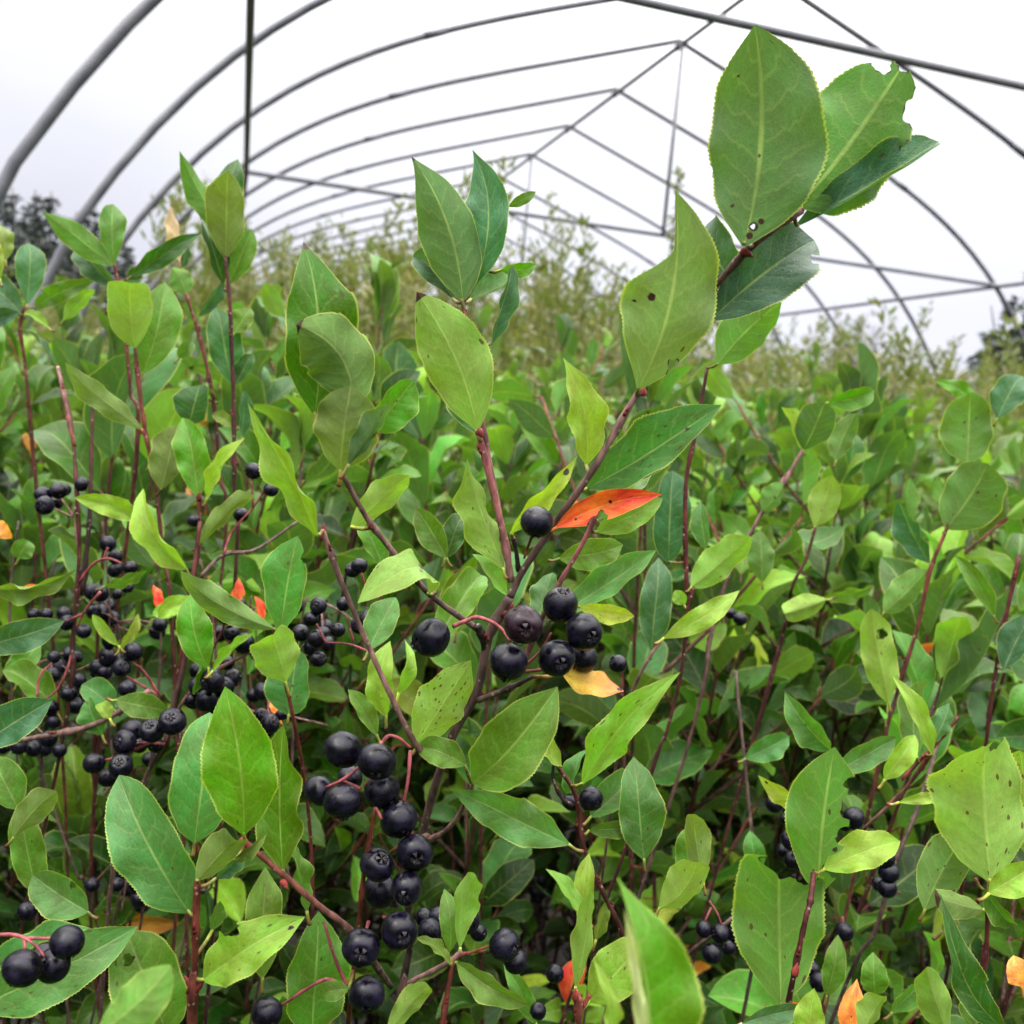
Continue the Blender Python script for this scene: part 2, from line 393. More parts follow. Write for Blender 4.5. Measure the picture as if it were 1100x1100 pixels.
def add_tube(mb, pts, r0, r1, tint, sides=8, tint2=None, per=6, nodes=(), rng=None, smooth_it=True, cap=True):
    p = catmull(pts, per) if smooth_it else np.asarray(pts, float)
    m = len(p); s = np.linspace(0, 1, m)
    r = r0 + (r1 - r0) * s
    if rng is not None: r = r * (1 + 0.06 * rng.standard_normal(m))
    for k in nodes: r = r * (1 + 0.35 * np.exp(-((s - k) / (1.2 / m)) ** 2))
    tg = np.gradient(p, axis=0); tg /= np.linalg.norm(tg, axis=1, keepdims=True) + 1e-12
    ref = np.array([0.31, 0.95, 0.05]); 
    if abs(tg[0] @ ref) > 0.9: ref = np.array([1.0, 0.1, 0.2])
    N_ = []; nrm = ref - tg[0] * (tg[0] @ ref)
    for k in range(m):
        nrm = nrm - tg[k] * (tg[k] @ nrm); nrm = nrm / np.linalg.norm(nrm); N_.append(nrm)
    N_ = np.array(N_); B_ = np.cross(tg, N_)
    an = np.arange(sides) / sides * 2 * np.pi
    V = p[:, None] + r[:, None, None] * (N_[:, None] * np.cos(an)[None, :, None] + B_[:, None] * np.sin(an)[None, :, None])
    V = V.reshape(-1, 3)
    i, j = np.meshgrid(np.arange(m - 1), np.arange(sides), indexing='ij'); j2 = (j + 1) % sides
    q = np.stack([i * sides + j, i * sides + j2, (i + 1) * sides + j2, (i + 1) * sides + j], -1).reshape(-1, 4)
    tint = np.asarray(tint, float)
    tt = np.repeat(tint[None] + (0 if tint2 is None else (np.asarray(tint2) - tint)[None] * s[:, None]), sides, 0) if tint2 is not None else np.tile(tint, (m * sides, 1))
    if cap and sides >= 4:
        V = np.concatenate([V, [p[0], p[-1]]]); tt = np.concatenate([tt, tt[:1], tt[-1:]])
        k0, k1 = m * sides, m * sides + 1
        ex = []
        for k in range(0, sides, 2):
            ex.append([k0, (k + 2) % sides, (k + 1) % sides, k])
            e0 = (m - 1) * sides
            ex.append([k1, e0 + k, e0 + (k + 1) % sides, e0 + (k + 2) % sides])
        q = np.concatenate([q, ex])
    mb.add(V, q, tt)

def berry_mesh(name, nu, nv, mat, seed=0):
    mb = MB(); V = []; rb = np.random.default_rng(seed); dn = rb.standard_normal((5, 3)); dn /= np.linalg.norm(dn, axis=1)[:, None]; dm = rb.uniform(.03, .10, 5)
    for i in range(nv + 1):
        th = math.pi * i / nv
        for j in range(nu):
            a = 2 * math.pi * j / nu
            r = 1.0; x = math.sin(th)
            z = math.cos(th) * 0.94
            # calyx pit at +z
            g = math.exp(-(th / 0.27) ** 2)
            z -= 0.42 * g * (1 + 0.25 * math.cos(5 * a))
            # slight lobes
            k = 1 + 0.012 * math.cos(5 * a) * math.sin(th)
            v_ = np.array((x * k * math.cos(a), x * k * math.sin(a), z)); u_ = v_ / (np.linalg.norm(v_) + 1e-9)
            V.append(v_ * (1 - sum(m_ * math.exp(-(1 - u_ @ d_) / .05) for d_, m_ in zip(dn, dm) if d_[2] < .6)))
    q = []
    for i in range(nv):
        for j in range(nu):
            q.append((i * nu + j, (i + 1) * nu + j, (i + 1) * nu + (j + 1) % nu, i * nu + (j + 1) % nu))
    mb.add(V, q, (0.01, 0.01, 0.012))
    # five dried sepals folded over the pit
    for k in range(5):
        a = 2 * math.pi * k / 5 + 0.3 + rb.normal() * .15; lf = rb.uniform(.88, 1.06)
        u = np.array([math.cos(a), math.sin(a), 0]); s = np.array([-math.sin(a), math.cos(a), 0]); z = np.array([0, 0, 1])
        sv = [u * 0.36 + s * 0.13 + z * 0.82, u * 0.36 - s * 0.13 + z * 0.82, u * 0.24 - s * 0.07 + z * 0.97 * lf, u * 0.24 + s * 0.07 + z * 0.97 * lf,
              u * 0.02 - s * 0.01 + z * 0.84, u * 0.02 + s * 0.01 + z * 0.84]
        mb.add(sv, [(0, 1, 2, 3), (3, 2, 4, 5)], (0.05, 0.035, 0.03), mark=np.tile(np.array([[0.0, 0, 0], [0.0, 0, 0], [.6, 0, 0], [.6, 0, 0], [.1, 0, 0], [.1, 0, 0]]), (1, 1)))
    return mb.mesh(name, mat)
BERRY_HIS = [berry_mesh('berry', 30, 22, MBERRY, 10 + i_) for i_ in range(4)]; BERRY_PU = berry_mesh('berry', 30, 20, MPURPLE); BERRY_LO = berry_mesh('berry', 16, 11, MBERRY)

# base leaf colours; front and thicket leaves scale them apart
TI = {'v': (0.050, 0.145, 0.006), 'm': (0.054, 0.128, 0.014), 'd': (0.017, 0.064, 0.011), 't': (0.030, 0.088, 0.034),
      'l': (0.142, 0.245, 0.026), 'y': (0.25, 0.29, 0.028), 'o': (0.086, 0.130, 0.018), 'b': (0.045, 0.125, 0.026), 'r': (0.62, 0.07, 0.025),
      'or': (0.66, 0.23, 0.06), 'p': (0.42, 0.27, 0.22), 'br': (0.16, 0.085, 0.04), 'yo': (0.55, 0.36, 0.06)}
BK = {'dk': (0.014, 0.009, 0.008), 'rd': (0.085, 0.020, 0.013), 'dr': (0.045, 0.010, 0.009), 'gr': (0.065, 0.040, 0.034), 'pk': (0.17, 0.040, 0.045),
      'gp': (0.12, 0.062, 0.055), 'bk': (0.012, 0.01, 0.01)}

# ------------------------------------------------------------------ setting: ground
def ground():
    rng = np.random.default_rng(3)
    n = 90; x = np.linspace(-1, 1, n); x = np.sign(x) * np.abs(x) ** 2.6 * 300
    X, Y = np.meshgrid(x, x, indexing='ij')
    Z = 0.02 * np.sin(X * 7 + 1) * np.sin(Y * 6) + 0.015 * rng.standard_normal(X.shape)
    Z = Z * (np.hypot(X, Y) < 25)
    V = np.stack([X, Y, Z], -1).reshape(-1, 3)
    i, j = np.meshgrid(np.arange(n - 1), np.arange(n - 1), indexing='ij')
    q = np.stack([i * n + j, (i + 1) * n + j, (i + 1) * n + j + 1, i * n + j + 1], -1).reshape(-1, 4)
    mb = MB(); mb.add(V, q, (0.03, 0.025, 0.02))
    o = link(mb.mesh('ground', MSOIL), 'ground'); o['kind'] = 'structure'
ground()

# ------------------------------------------------------------------ the tunnel frame
S = 1.2; X0 = 2.446 * S; Z1 = 2.697
def hoop_v(a): return 2.266 - 0.3518 * a + 0.00886 * a * a - 0.00373 * a ** 4 - 0.000817 * a ** 6
def tunnel():
    t = thing('tunnel_frame', 'bare steel hoop house frame of bent grey pipes arching over the berry rows', 'greenhouse frame', (X0, 0, 0))
    R0 = 0.0188
    col = (0.2, 0.2, 0.2)
    def part(name, pts, r, sides=12, parent=t, sm=False):
        mb = MB(); add_tube(mb, [np.array(p) for p in pts], r, r, col, sides, smooth_it=sm)
        return link(mb.mesh(name, MSTEEL, (X0, 0, 0)), name, parent)
    half = [(a, hoop_v(a)) for a in np.linspace(0, 2.95, 26)] + [(3.08, 0.16), (3.17, -0.15), (3.22, -0.5), (3.24, -0.8), (3.24, -EYE / S - 0.12)]
    def hp(k):
        y = (Z1 + k - 1) * S
        return [(X0 - a * S, y, EYE + v * S) for a, v in reversed(half[1:])] + [(X0 + a * S, y, EYE + v * S) for a, v in half]
    for k in range(-1, 16):
        pts = hp(k)
        h = part('hoop', pts, R0)
        for a_ in (-1.62, 1.62):      # sleeve joint where two pipe lengths meet
            v0, v1 = hoop_v(abs(a_) - .05), hoop_v(abs(a_) + .05); sg = 1 if a_ > 0 else -1
            part('joint_sleeve', [(X0 + sg * (abs(a_) - .05) * S, (Z1 + k - 1) * S, EYE + v0 * S), (X0 + sg * (abs(a_) + .05) * S, (Z1 + k - 1) * S, EYE + v1 * S)], 0.0215, 12, h)
        # purlin clamp at the ridge
        y = (Z1 + k - 1) * S
        part('ridge_clamp', [(X0, y - 0.03, EYE + (2.266 - 0.035) * S), (X0, y + 0.03, EYE + (2.266 - 0.035) * S)], 0.024, 10, h)
    y0, y1 = (Z1 - 2.3) * S, (Z1 + 14.2) * S
    part('ridge_pole', [(X0, y0, EYE + (2.266 - 0.035) * S), (X0, y1, EYE + (2.266 - 0.035) * S)], 0.0165)
    for s in (-1, 1):
        part('side_purlin', [(X0 + s * 2.465 * S, y0, EYE + 1.125 * S), (X0 + s * 2.44 * S, 2.9 * S, EYE + 1.125 * S), (X0 + s * 2.395 * S, 5.6 * S, EYE + 1.125 * S), (X0 + s * 2.405 * S, y1, EYE + 1.125 * S)], 0.0165)
    for k in (1, 4, 7, 10, 13):
        y = (Z1 + k - 1) * S - 0.036
        part('cross_tie', [(X0 - 2.47 * S, y, EYE + 1.14 * S), (X0 + 2.47 * S, y, EYE + 1.14 * S)], 0.0155)
        part('king_post', [(X0, y - 0.036, EYE + 1.13 * S), (X0, y - 0.036, EYE + 2.24 * S)], 0.013)
tunnel()

# ------------------------------------------------------------------ hand placed shrubs in front
class Shrub:
    def __init__(s, label, depth, seed, root_px, root_fwd=0.06, group=None, cat='shrub'):
        s.d = depth; s.rng = np.random.default_rng(seed); s.pts = []
        g = P(root_px[0], root_px[1], root_px[2] if len(root_px) > 2 else depth) + FWD * root_fwd
        s.root = np.array([g[0], g[1], 0.0])
        s.t = thing('chokeberry_shrub', label, cat, s.root, group)
    def leaf(s, bx, by, tx, ty, w, c, side='u', d=None, dz=0.0, roll=0.0, pitch=0.0, label=None, name='leaf', **k):
        d = s.d if d is None else d
        b = P(bx, by, d); t = P(tx, ty, d + dz)
        a = t - b; L_ = np.linalg.norm(a); ah = a / L_
        mid = (b + t) / 2
        n = CAM - mid; n = n - ah * ah.dot(n); n /= np.linalg.norm(n)
        if side == 'd': n = -n
        if side == 'd':
            for q_ in ('bites', 'marks'): k[q_] = tuple((-x_, y_, z_) for x_, y_, z_ in k.get(q_, ()))
            k['foldL'], k['foldR'] = k.get('foldR'), k.get('foldL')
            k['cutL'], k['cutR'] = k.get('cutR'), k.get('cutL')
            if 'sway' in k: k['sway'] = -k['sway']
        an = rad(roll); bb = np.cross(ah, n)
        n = n * math.cos(an) + bb * math.sin(an)
        tint = np.array(TI[c] if isinstance(c, str) else c) * 1.1 * (1 + 0.1 * s.rng.standard_normal(3) * np.array([1, .6, 1]))  # front tints lifted, painted contrast against the darkened thicket
        mb = MB()
        k.setdefault('curl', (0.03 if side == 'u' else -0.02) + 0.06 * s.rng.standard_normal()); k.setdefault('sway', 0.02 * s.rng.standard_normal())
        k.setdefault('fold', 0.28 + 0.12 * s.rng.standard_normal()); k.setdefault('spot', max(0, 0.12 + 0.12 * s.rng.standard_normal()))
        k['fold'] = k['fold'] * 1.35 + 0.06
        pet = k.pop('petiole', 0.006)
        k['teeth'] = int((k.get('teeth', 30)) * 1.5 + s.rng.random() * 6)
        k.setdefault('wave', 0.025 + 0.045 * s.rng.random()); k.setdefault('twist', 0.36 * s.rng.standard_normal()); k.setdefault('cup', 0.12 + 0.12 * s.rng.standard_normal()); k.setdefault('tipcurl', -0.24 + 0.16 * s.rng.standard_normal())
        big = L_ / d * F
        nv, nu = (150, 16) if big > 130 else (120, 12) if big > 75 else (76, 8)
        if k.get('bites'): nv, nu = int(nv * 1.1), int(nu * 1.8) // 2 * 2
        st = add_leaf(mb, b, t, w * d / F, n, tint, s.rng, nu=nu, nv=nv, **k, petiole=pet)
        o = link(mb.mesh(name, MLEAF, s.root), name, s.t)
        if label: o['label'] = label
        if pet > 0:
            p0 = b - ah * pet * 0.7
            if s.pts:
                q = np.concatenate(s.pts); dist = np.linalg.norm(q - b, axis=1); i = dist.argmin()
                if dist[i] < 0.013: p0 = q[i]
            if np.linalg.norm(p0 - b) < 0.0025: p0 = b - ah * 0.003
            m2 = MB(); add_tube(m2, [p0, (p0 + st[1]) / 2 - np.array([0, 0, 0.0006]), st[1]], 0.00065, 0.0005, BK['rd'], 6, tint2=np.array(tint) * 0.6 + np.array((0.12, 0.10, 0.02)), per=3)
            link(m2.mesh('leaf_stalk', MBARK, s.root), 'leaf_stalk', o)
        return o
    def stem(s, pts, w0, w1, c='rd', c2=None, name='stem', to_root=False, nodes=0):
        q = [P(p[0], p[1], p[2] if len(p) > 2 else s.d) for p in pts]; dd = pts[0][2] if len(pts[0]) > 2 else s.d
        if to_root:
            e = q[-1]; dirn = (q[-1] - q[-2]); dirn /= np.linalg.norm(dirn)
            h = e[2]
            m1 = e + dirn * min(0.12, h * 0.3); m1 = m1 * 0.7 + (e * 0.5 + s.root * 0.5) * 0.3
            jt = s.rng.standard_normal((3, 3)) * np.array([.022, .022, 0])
            q += [m1 + jt[0], m1 * .66 + s.root * .34 + jt[1], m1 * .33 + s.root * .67 + jt[2], s.root - np.array([0, 0, 0.03])]
        k = s.rng.random(nodes + 2) * (0.55 if to_root else 0.9) + 0.04
        mb = MB(); r0 = w0 * .85 * dd / F / 2; r1 = w1 * .85 * dd / F / 2
        if to_root: r1 = r1 * 0.68
        s.pts.append(catmull(q, 7))
        add_tube(mb, q, r0, r1, BK[c], 9, tint2=BK['dk'] if to_root else (BK[c2] if c2 else None), per=7, nodes=k, rng=s.rng)
        pp = s.pts[-1]
        for kk in k:      # small red buds and leaf scars at the nodes
            i = min(int(kk * (len(pp) - 1)), len(pp) - 2); tg = pp[i] - pp[i + 1]; tg /= np.linalg.norm(tg)
            o_ = np.cross(tg, s.rng.standard_normal(3)); o_ /= np.linalg.norm(o_); rr = r0 * 0.85
            add_tube(mb, [pp[i] + o_ * r0 * .6, pp[i] + o_ * r0 * 1.5 + tg * r0 * 1.6], rr, rr * .75, (0.075, 0.014, 0.012), 7, smooth_it=False)
            add_tube(mb, [pp[i] + o_ * r0 * 1.5 + tg * r0 * 1.6, pp[i] + o_ * r0 * 1.6 + tg * r0 * 4], rr * .75, rr * .08, (0.09, 0.015, 0.013), 7, smooth_it=False)
        o = link(mb.mesh(name, MBARK, s.root), name, s.t)
        return o
    def buds(s, pts, parent=None):
        for (x, y, dx, dy, sz) in pts:
            b = P(x, y, s.d); q_ = np.concatenate(s.pts)
            qd = (q_ - CAM) @ FWD; qx = 550 + F * ((q_ - CAM) @ RIGHT) / qd; qy = 550 - F * ((q_ - CAM) @ UP) / qd
            i_ = np.hypot(qx - x, qy - y).argmin(); dd_ = qd[i_] if math.hypot(qx[i_] - x, qy[i_] - y) < 25 else s.d
            b = P(x, y, dd_ - .0005); t = P(x + dx, y + dy, dd_ - 0.0015); m = (b + t) / 2
            mb = MB(); r = sz * s.d / F / 2
            ax = np.linspace(0, 1, 8); pr = np.array([.8, 1, 1.05, .95, .8, .55, .3, .06])
            pp = np.stack([b + (t - b) * k for k in ax])
            add_tube(mb, pp, r, r, (0.13, 0.02, 0.017), 8, smooth_it=False)
            v = mb.v[0]
            for i in range(8): v[i * 8:(i + 1) * 8] = pp[i] + (v[i * 8:(i + 1) * 8] - pp[i]) * pr[i]
            link(mb.mesh('bud', MBARK, s.root), 'bud', s.t)
    def berries(s, items, stalks=(), w=5, purple=(), lo=False, c='pk'):
        # items: (px, py, r px, depth offset, calyx direction in picture space or None)
        mb = MB()
        hub = None
        for st in stalks:
            q = [P(p[0], p[1], p[2] if len(p) > 2 else s.d) for p in st]
            add_tube(mb, q, w * 0.88 * s.d / F / 2, w * 0.62 * s.d / F / 2, np.array(BK[c]) * (0.8 + 0.4 * s.rng.random()), 7, tint2=np.array(BK[c]) * 0.75, per=5, rng=s.rng)
        cl = link(mb.mesh('berry_cluster', MBARK, s.root), 'berry_cluster', s.t)
        for i, it in enumerate(items):
            x, y, r = it[:3]; d = s.d + (it[3] if len(it) > 3 else 0.0)
            ctr = P(x, y, d); rr = r * d / F
            if len(it) > 4 and it[4] is not None: cx, cy, cz = it[4]
            else: cx, cy, cz = s.rng.normal() * 0.8, 0.35 + s.rng.normal() * 0.6, 0.35 + s.rng.normal() * 0.6
            dirn = RIGHT * cx - UP * cy - FWD * cz
            me = BERRY_LO if lo else (BERRY_PU if i in purple else BERRY_HIS[s.rng.integers(4)])
            o = bpy.data.objects.new('berry', me); C.objects.link(o); o.parent = cl
            qr = Vector(dirn).to_track_quat('Z', 'Y')
            o.rotation_mode = 'QUATERNION'; o.rotation_quaternion = qr @ Matrix.Rotation(s.rng.random() * 6.28, 3, 'Z').to_quaternion()
            o.location = Vector(ctr - s.root)
            sq = 1 + 0.04 * s.rng.standard_normal(3); o.scale = (rr * sq[0], rr * sq[1], rr * sq[2])
            if i in purple: o['label'] = 'half ripe dull purple berry'
        return cl

def hero():
    s = Shrub('tall forked chokeberry branch in the middle with one red leaf and big eaten top leaves', 0.30, 11, (440, 1090), 0.03)
    # main branch and its forks
    s.stem([(862, 226, .264), (800, 272, .270), (740, 345, .286), (684, 424, .284), (640, 500, .287), (600, 557, .293), (563, 611, .30), (548, 641, .302)], 8, 11, 'gp', 'gr')
    s.stem([(548, 641, .302), (525, 685, .306), (512, 744, .31), (483, 798, .315), (455, 890, .33), (438, 980, .345), (424, 1090, .36)], 12.5, 13.5, 'gr', 'dk', to_root=True)
    s.stem([(513, 462, .292), (523, 500, .294), (541, 576, .299), (549, 625, .302)], 7, 10, 'pk', 'gp')
    s.stem([(497, 325, .298), (502, 355, .297), (512, 410, .3), (520, 465, .302), (530, 520, .302), (546, 600, .304)], 6, 8, 'rd', 'gp')
    s.stem([(366, 506, .275), (392, 553, .281), (415, 584, .288), (460, 637, .298), (514, 677, .304), (521, 690, .306)], 7, 9, 'gp', 'gr')
    s.stem([(521, 700, .307), (518, 684, .304), (512, 672, .302)], 8, 10, 'dk')
    s.stem([(572, 727, .30), (545, 740, .303), (514, 752, .309)], 5.5, 8, 'dk', 'gr')
    s.stem([(552, 578, .299), (555, 596, .30), (557, 614, .302)], 4, 7, 'bk', name='dead_twig')
    s.stem([(646, 540, .305), (628, 580, .305), (598, 632, .306), (575, 680, .308), (560, 722, .309)], 6, 7, 'pk', 'gp')
    s.stem([(508, 842, .31), (490, 880, .318), (466, 900, .326), (452, 895, .331)], 5.5, 7.5, 'gp', 'gr')
    s.buds([(797, 268, 12, 8, 10), (684, 420, 8, 4, 10), (513, 462, 6, 8, 9), (690, 425, 2, -10, 8), (347, 580, 1, -18, 9)])
    # crown of big leaves, upper right
    s.leaf(799, 265, 812, 30, 150, (0.030, 0.078, 0.018), 'd', d=.262, dz=-.012, roll=-6, fold=.12, foldL=.35, sway=.05, twist=0, prof='ell', tipcurl=-.1, curl=.03,
           bites=((.16, .10, .012), (-1.02, .38, .03)), marks=((.35, .13, .016), (.2, .055, .018), (.2, .10, .022), (-.55, .19, .012), (-.5, .8, .008)), spot=.05, label='broad pale backed leaf with small holes near its stalk')
    s.leaf(858, 222, 972, 66, 138, (0.030, 0.088, 0.003), 'd', d=.268, dz=.0, roll=4, fold=.05, twist=0, tipcurl=0, curl=0, prof='rnd', bites=((1.05, .87, .10), (.95, .66, .045), (-.7, .93, .05), (-.15, 1.0, .05), (-.2, .06, .02)), spot=.06,
           label='bright green leaf with its end eaten away')
    s.leaf(854, 244, 1008, 152, 68, 't', 'u', d=.272, dz=.01, roll=-14, fold=.2, foldR=1.0, prof='ell', sway=.04, twist=0, tipcurl=0, label='dark bluish leaf with its lower margin rolled up')
    s.leaf(762, 345, 882, 254, 84, 't', 'u', d=.280, dz=.012, roll=6, fold=.18, prof='ell', sway=-.04, bites=((.9, .8, .05),), petiole=.012)
    s.leaf(790, 312, 752, 236, 56, 't', 'u', d=.282, dz=.006, roll=0, fold=.15, prof='rnd', bites=((-.5, .75, .03),))
    s.leaf(685, 419, 722, 207, 104, (0.085, 0.15, 0.034), 'd', d=.278, dz=-.012, roll=6, foldL=.20, foldR=.30, sway=.08, curl=-.08, tipcurl=-.2, twist=0, prof='ell', teeth=34, cutL=(.52, .74),
           bites=((.97, .16, .04),), marks=((-.4, .48, .024), (-.75, .44, .012)), label='pale curled leaf back with two brown spots')
    s.leaf(630, 500, 610, 385, 46, 'l', 'u', d=.292, dz=-.01, roll=28, fold=.2, prof='acu', sway=.04)
    s.leaf(628, 526, 772, 433, 70, 'b', 'u', d=.296, dz=-.015, roll=-12, fold=.38, foldL=.65, prof='ell', spot=.3, marks=((.1, .75, .02),))
    s.leaf(664, 520, 742, 452, 48, 'd', 'u', d=.304, dz=.01, roll=10, fold=.2, prof='ell')
    s.leaf(640, 560, 700, 497, 40, 'm', 'u', d=.31, dz=.01, roll=-10)
    # red leaf and its neighbours
    s.leaf(596, 567, 708, 529, 38, (0.60, 0.065, 0.026), 'u', d=.292, dz=-.01, roll=-12, fold=.3, foldR=.25, prof='lan', curl=-.05, sway=-.06, twist=.3, tipcurl=-.2, bites=((.95, .40, .10),), marks=((-.1, .55, .02), (.2, .2, .015)), spot=.15, label='bright red narrow leaf with a blackened bite')
    s.leaf(548, 574, 624, 495, 27, 'y', 'u', d=.293, dz=-.006, roll=20, fold=.3, prof='lan', blush=.0, marks=((.1, .82, .035),), sway=-.05, label='narrow yellow green leaf with one dark spot')
    s.leaf(541, 612, 496, 493, 54, 'l', 'd', d=.300, dz=-.005, roll=24, fold=.22, prof='lan', sway=.03)
    s.leaf(640, 572, 712, 537, 34, 'l', 'u', d=.312, dz=-.005, roll=8)
    s.leaf(622, 652, 681, 661, 24, 'y', 'u', d=.305, roll=10, curl=.16, fold=.2, spot=.5, prof='ell')
    s.leaf(603, 722, 671, 742, 36, (0.64, 0.36, 0.05), 'u', d=.305, roll=-12, fold=.2, prof='ell', blush=.95, spot=.1, marks=((-.2, .93, .05),), label='yellow leaf blushing orange red at its tip')
    s.leaf(545, 640, 512, 592, 26, 'l', 'u', d=.306, roll=30, fold=.3)
    s.leaf(575, 668, 590, 610, 34, 'b', 'u', d=.312, dz=.01, roll=-30)
    # shoot in the middle, two tiers of leaves
    s.leaf(513, 464, 447, 314, 76, 'l', 'd', d=.291, dz=-.012, roll=-4, fold=.14, prof='ell', sway=.06, twist=0, tipbrown=.05, spot=.12, teeth=32, label='light green leaf with a blackened tip')
    s.leaf(497, 324, 442, 166, 78, (0.045, 0.10, 0.022), 'd', d=.297, dz=-.008, roll=4, fold=.16, prof='acu', sway=.07, twist=0, tipbrown=.03, tipcurl=.12, spot=.08)
    s.leaf(512, 304, 512, 168, 54, 't', 'u', d=.303, dz=.004, roll=-16, fold=.2, prof='acu', sway=.12, tipcurl=.2)
    s.leaf(528, 370, 556, 284, 34, 't', 'u', d=.303, dz=.0, roll=35, fold=.5, prof='ell')
    s.leaf(505, 322, 558, 300, 40, 'b', 'u', d=.306, dz=.01, roll=-40, fold=.3)
    s.leaf(538, 290, 577, 288, 17, 'v', 'u', d=.31, roll=20, curl=.12)
    s.leaf(545, 222, 576, 206, 12, 'm', 'u', d=.315, roll=20, curl=.1)
    s.leaf(487, 322, 444, 264, 44, 't', 'u', d=.308, dz=.004, roll=20)
    s.leaf(520, 470, 472, 392, 40, 'd', 'u', d=.312, dz=.012, roll=-20)
    # left shoot: dark leaf with the black tip and the two round ones below
    s.leaf(338, 446, 327, 256, 88, (0.030, 0.095, 0.004), 'u', d=.262, dz=-.004, roll=4, fold=.16, sway=.05, prof='acu', tipbrown=.05, spot=.03, teeth=0, label='dark glossy leaf with a black tip')
    s.leaf(380, 438, 322, 350, 86, 'm', 'd', d=.255, dz=-.012, roll=10, foldL=.75, foldR=.2, prof='rnd', sway=.18, tipbrown=.04, spot=.02, tipcurl=.2, teeth=0)
    s.leaf(366, 506, 378, 413, 74, 'o', 'd', d=.262, dz=-.008, roll=-10, foldR=.2, foldL=.3, prof='rnd', spot=.03)
    s.leaf(374, 500, 420, 428, 34, (0.05, .12, .03), 'd', d=.258, dz=-.006, roll=20, fold=.5)
    s.leaf(398, 462, 442, 408, 50, 'v', 'u', d=.275, dz=.002, roll=25, fold=.2, prof='rnd')
    s.leaf(376, 567, 441, 504, 36, 'l', 'd', d=.288, dz=-.005, roll=10, fold=.2, prof='ell')
    s.leaf(461, 637, 384, 648, 46, (0.17, 0.24, 0.045), 'u', d=.296, dz=-.02, roll=40, curl=.46, fold=.05, cup=.0, twist=.1, tipcurl=0, prof='rnd', marks=((.1, .35, .05), (-.3, .45, .03)), spot=.25, teeth=24, label='curled over yellow green leaf with brown spots')
    # leaves lower on the branch
    s.leaf(445, 802, 506, 709, 56, 'l', 'd', d=.312, dz=-.004, roll=6, fold=.14, prof='ell', spot=.95, label='pale leaf stained with brown specks')
    s.leaf(507, 841, 596, 739, 76, 'm', 'u', d=.30, dz=-.012, roll=-10, fold=.22, foldR=.38, prof='ell', sway=.06, spot=.06, teeth=34)
    s.leaf(500, 822, 448, 800, 34, 'm', 'u', d=.302, roll=14, curl=.1)
    s.leaf(613, 908, 490, 846, 48, 'b', 'u', d=.325, dz=-.02, roll=16, fold=.2, prof='lan', petiole=.008)
    # berries of the fork
    s.berries([(463, 685, 22, -.008, (-.7, .25, .5))], stalks=[[(486, 673, .293), (500, 667, .294), (512, 663, .296), (528, 668, .296), (540, 677, .295), (548, 689, .292)]], w=5.5)
    s.berries([(562, 671, 22.5, -.014, (.12, .2, .95)), (546, 711, 21.5, -.010, (-.2, .8, .25)), (602, 650, 19.5, -.002, (.2, -.9, .4)), (627, 679, 20.5, -.006, (.45, .25, .8)),
               (598, 707, 19.5, -.008, (.2, .2, .9)), (626, 706, 17, .006)],
              stalks=[[(556, 722, .306), (580, 700, .304), (592, 680, .302)], [(560, 722, .306), (600, 715, .306), (625, 690, .304)], [(552, 720, .306), (556, 700, .302)]], w=4.5, purple=(0,))
    s.berries([(577, 561, 17.5, -.022, (-.1, .6, .1)), (664, 713, 10, .02)], stalks=[[(576, 566, .279), (568, 585, .299), (563, 600, .301)]], w=4, c='rd')
    # the hanging chain of berries on the lower branch
    s.stem([(347, 570, .285), (361, 611, .287), (388, 676, .291), (422, 752, .296), (449, 803, .303), (470, 815, .312), (484, 797, .316)], 6, 9, 'gp', 'gp')
    s.leaf(341, 577, 262, 437, 42, 'l', 'u', d=.276, dz=-.015, roll=-26, fold=.35, curl=.05, sway=.07, prof='lan', teeth=34)
    s.stem([(403, 868, .29), (392, 930, .295), (386, 985, .30), (378, 1060, .31), (374, 1100, .32)], 5, 7, 'rd', 'rd')
    s.berries([(369, 805, 20, -.004), (405, 818, 20.5, -.010, (.0, .6, .6)), (343, 849, 17.5, -.002, (-.6, .6, .2)), (368, 861, 20, -.012, (.1, .9, .35)), (410, 850, 20, -.002, (.6, .7, .3)),
               (376, 836, 14, .012), (428, 880, 20, -.004, (.3, .7, .6)), (446, 916, 20.5, -.006, (.2, .1, .95)), (405, 929, 18.5, -.006, (.4, -.6, .6)), (408, 957, 18.5, .006), (437, 954, 18.5, -.008, (-.1, .2, .9))],
              stalks=[[(440, 803, .300), (428, 793, .296), (416, 791, .294), (408, 802, .293)], [(416, 791, .294), (398, 812, .292), (372, 835, .29), (350, 846, .291)],
                      [(441, 806, .301), (438, 840, .298), (432, 868, .298)], [(432, 868, .298), (442, 895, .297), (420, 915, .298)], [(388, 848, .291), (368, 838, .29)], [(403, 868, .29), (410, 880, .29)]], w=5)
    s.berries([(429, 1000, 21, -.010, (.35, .1, .85)), (388, 1018, 20.5, -.014, (.1, .0, .95)), (394, 1068, 20.5, -.012, (.0, .6, .7)), (287, 1088, 17, -.006)],
              stalks=[[(374, 1062, .30), (352, 1052, .298), (330, 1062, .296), (300, 1082, .297)], [(374, 1062, .30), (360, 1030, .30), (348, 990, .302)], [(396, 990, .302), (392, 1004, .296)],
                      [(374, 1062, .30), (388, 1066, .296)], [(412, 985, .30), (425, 990, .295)]], w=5)
    s.leaf(375, 1062, 342, 1068, 22, 'm', 'u', d=.298, roll=10, curl=.1)
hero()

